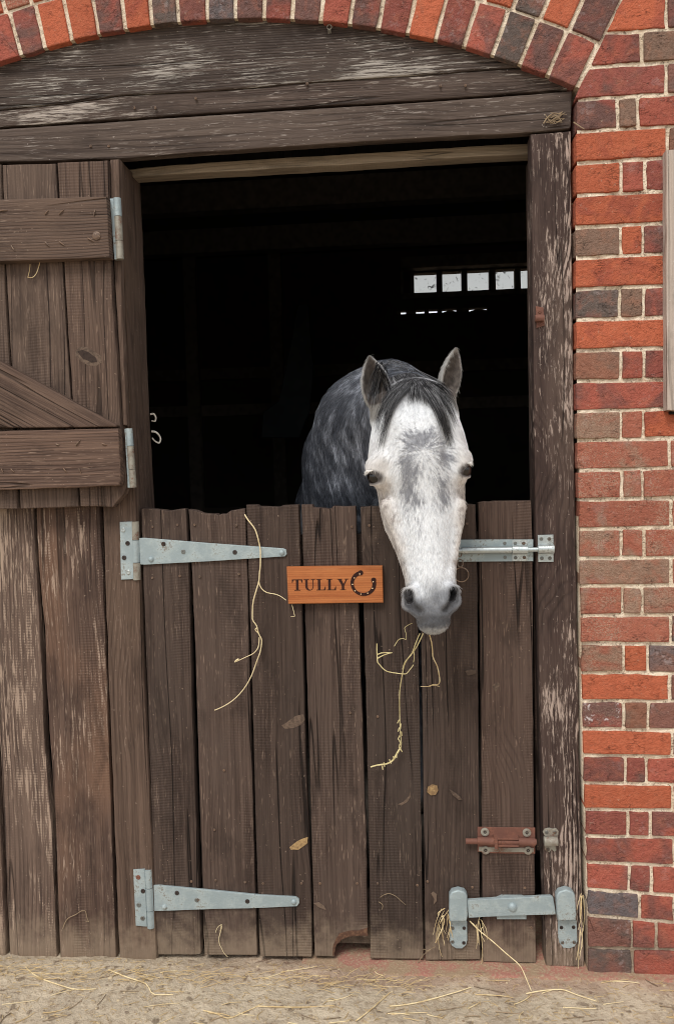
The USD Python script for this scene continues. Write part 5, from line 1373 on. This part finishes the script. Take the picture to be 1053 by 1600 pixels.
solo('straw_nest', 'little tangle of straw on the right end of the lintel', 'straw', cat(*[stalk([(850 + rs.uniform(0, 36), 172 + rs.uniform(0, 22)) for _ in range(4)], [YF, YF - .010, YF - .012, YF - .002], .0007, 4) for _ in range(9)], stalk([(849, 192), (858, 180), (866, 176)], YF - .006, .0016), stalk([(896, 190), (905, 196), (913, 201)], -.006, .0014)), 'straw_grey', 40)
solo('straw_curl', 'thin straw loop hanging under the top ledge of the open upper door', 'straw', stalk([(64, 392), (63, 405), (60, 418), (56, 428), (50, 433), (43.5, 433), (46, 422), (47, 412)], YL - .006, .0011, 4), 'straw', 40)
solo('straw_curl', 'fine straw curl on the door plank below the lower strap hinge', 'straw', cat(stalk([(346, 1445), (345, 1455), (342, 1468), (343, 1476), (346, 1482), (350, 1490), (356, 1496)], YD - .004, .0009, 4), stalk([(337, 1458), (340, 1450), (345, 1446), (347, 1450), (343, 1456)], YD - .004, .0006, 4)), 'straw', 40)
solo('straw_curl', 'thin bent straw on the lower part of the left plank wall', 'straw', stalk([(98, 1452), (106, 1436), (118, 1430), (128, 1424), (133, 1424), (137, 1438), (139, 1441), (134, 1441)], YP - .004, .0010, 4), 'straw_grey', 40)
solo('straw_curl', 'thin arched straw on the door plank right of the gnawed hole', 'straw', cat(stalk([(594, 1403), (600, 1399), (608, 1397), (618, 1401), (626, 1408), (634, 1415)], YD - .004, .0009, 3), stalk([(592, 1410), (598, 1416), (596, 1422)], YD - .004, .0009)), 'straw_grey', 40)
# rope loops behind the left post
for lab, c_ in (('upper frayed pale loop of twine showing behind the left post', [(235, 647), (240, 646.5), (243.5, 653), (242, 658), (237, 657)]), ('lower curled pale loop of twine showing behind the left post', [(237, 674), (242, 674.5), (248, 679), (251, 686), (248, 692), (242, 689), (238, 684)])):
    solo('twine_loop', lab, 'twine', stalk(c_, .16, .0030, 5), 'twine', 40)
# lighter broken knots and scars on the planks
for k, (w_, px_) in enumerate(((2, [(441, 1133), (448, 1128), (460, 1120), (474, 1117), (476, 1126), (470, 1134), (458, 1139), (446, 1140)]), (2, [(452, 1325), (462, 1317), (472, 1312), (481, 1309), (481, 1318), (472, 1325), (466, 1329), (460, 1328), (454, 1329)]),
                              (5, [(669, 1231), (675, 1227), (682, 1229), (684, 1236), (680, 1243), (673, 1243), (668, 1238)]), (5, [(703, 1234), (710, 1238), (718, 1244), (722, 1250), (716, 1251), (709, 1244)]), (3, [(490, 1412), (498, 1410), (506, 1416), (509, 1424), (503, 1421), (496, 1417)]),
                              (4, [(622, 1258), (630, 1254), (638, 1245), (640, 1236), (641, 1245), (636, 1254), (627, 1260)]), (6, [(769, 1072), (774, 1068), (779, 1067), (781, 1071), (777, 1076), (775, 1083), (772, 1079)]), (5, [(727, 1050), (734, 1047), (743, 1047), (744, 1052), (738, 1055), (730, 1056)]),
                              (5, [(674, 1398), (678, 1395), (683, 1399), (682, 1409), (677, 1415), (678, 1406)]))):
    part(planks[w_], 'broken_knot', slab(pxs(px_, YD - .0006), YD - (.0012 if k in (1, 2) else .0002), YD + .006, c=.0004, seg=.004, jit=.003, seed=200 + k), 'resin' if k in (1, 2) else 'knot_pale', 30)

# loose straw on the ground: the clear stalks one by one, the fine chaff as one mass
def laid(pts, r=.0012):
    out = []
    for x, y in pts:
        p = on_ground(x, y, .0)
        p[2] = float(groundz(np.array(p[0]), np.array(p[1]))) + r * 1.2 + .001
        out.append(p)
    return tube(np.array(out), np.linspace(r, r * .7, len(out)), 5, 3)


LONG = [('long straight straw lying across the ground right of the gnawed hole', [(609, 1571), (650, 1564), (695, 1554), (736, 1543)]), ('thin straw crossing the ground below the kick latch, bent at its right end', [(822, 1550), (850, 1548), (876, 1547), (900, 1555), (932, 1567)]),
        ('long bent straw on the ground at the foot of the left planks', [(40, 1510), (60, 1528), (90, 1541), (120, 1549), (150, 1549)]), ('long straw lying below the left post, curling right', [(170, 1518), (200, 1531), (228, 1540), (242, 1556), (271, 1557)]),
        ('angled straw on the ground in the middle of the bottom edge', [(318, 1579), (340, 1586), (356, 1592), (380, 1582), (405, 1573)]), ('straw running up right from the bottom edge under the gnawed hole', [(556, 1597), (580, 1580), (598, 1560), (610, 1551)]),
        ('thin straw lying level under the lower hinge', [(403, 1575), (440, 1577), (480, 1576), (522, 1574)])]
for lab, p in LONG: solo('straw_stalk', lab, 'straw', laid(p, .0017), 'straw', 40)
for k in range(70):
    x, y = rs.uniform(-10, 1060), 1515 + 88 * rs.random() ** .9
    a_, L_ = rs.gauss(0, .55), rs.uniform(16, 60)
    p = [(x, y), (x + L_ * .5 * math.cos(a_) + rs.uniform(-4, 4), y + L_ * .22 * math.sin(a_)), (x + L_ * math.cos(a_), y + L_ * .45 * math.sin(a_))]
    solo('loose_straw', 'short loose straw scattered on the sandy ground before the door', 'straw', laid(p, rs.uniform(.0008, .0014)), 'straw' if k % 3 else 'straw_grey', 40, group='short straws scattered on the ground')
bits = []
for k in range(2600):
    p = np.array([rs.uniform(-1.3, 1.5), -.62 * rs.random() ** 1.3 + .0, 0.]); p[2] = float(groundz(p[0:1], p[1:2])[0]) + .001
    a_ = rs.uniform(0, 6.283); L_ = rs.uniform(.004, .022); d_ = np.array([math.cos(a_), math.sin(a_), rs.uniform(-.05, .1)])
    bits.append(tube([p, p + d_ * L_ * .5 + [0, 0, .001], p + d_ * L_], rs.uniform(.0004, .0009), 3))
for k in range(300):
    p = np.array([rs.uniform(-1.3, .2), -.05 - abs(rs.gauss(0, .03)), 0.]); p[2] = .003
    a_ = rs.gauss(0, .7); L_ = rs.uniform(.01, .05); d_ = np.array([math.cos(a_), .5 * math.sin(a_), rs.uniform(-.05, .35)])
    bits.append(tube([p, p + d_ * L_ * .5 + [0, 0, .003], p + d_ * L_], rs.uniform(.0005, .0009), 3))
solo('chaff', 'fine broken straw and chaff trodden into the ground', 'chaff', cat(*bits), 'straw', True, kind='stuff')
st_ = []
for k in range(900):
    p = np.array([rs.uniform(-1.2, 1.4), -.6 * rs.random(), 0.]); p[2] = float(groundz(p[0:1], p[1:2])[0])
    m = trimesh.creation.icosphere(1, 1.0); r_ = rs.uniform(.0012, .0045) * (1.5 if rs.random() < .05 else 1)
    v = m.vertices * [r_, r_, r_ * .6]; v *= 1 + .25 * (meshkit.noise(m.vertices * 1.7 + k) - .5)[:, None]
    m.vertices = v + p; st_.append(m)
solo('grit', 'small stones and grit on the trodden ground', 'grit', cat(*st_), 'pebble', True, kind='stuff')
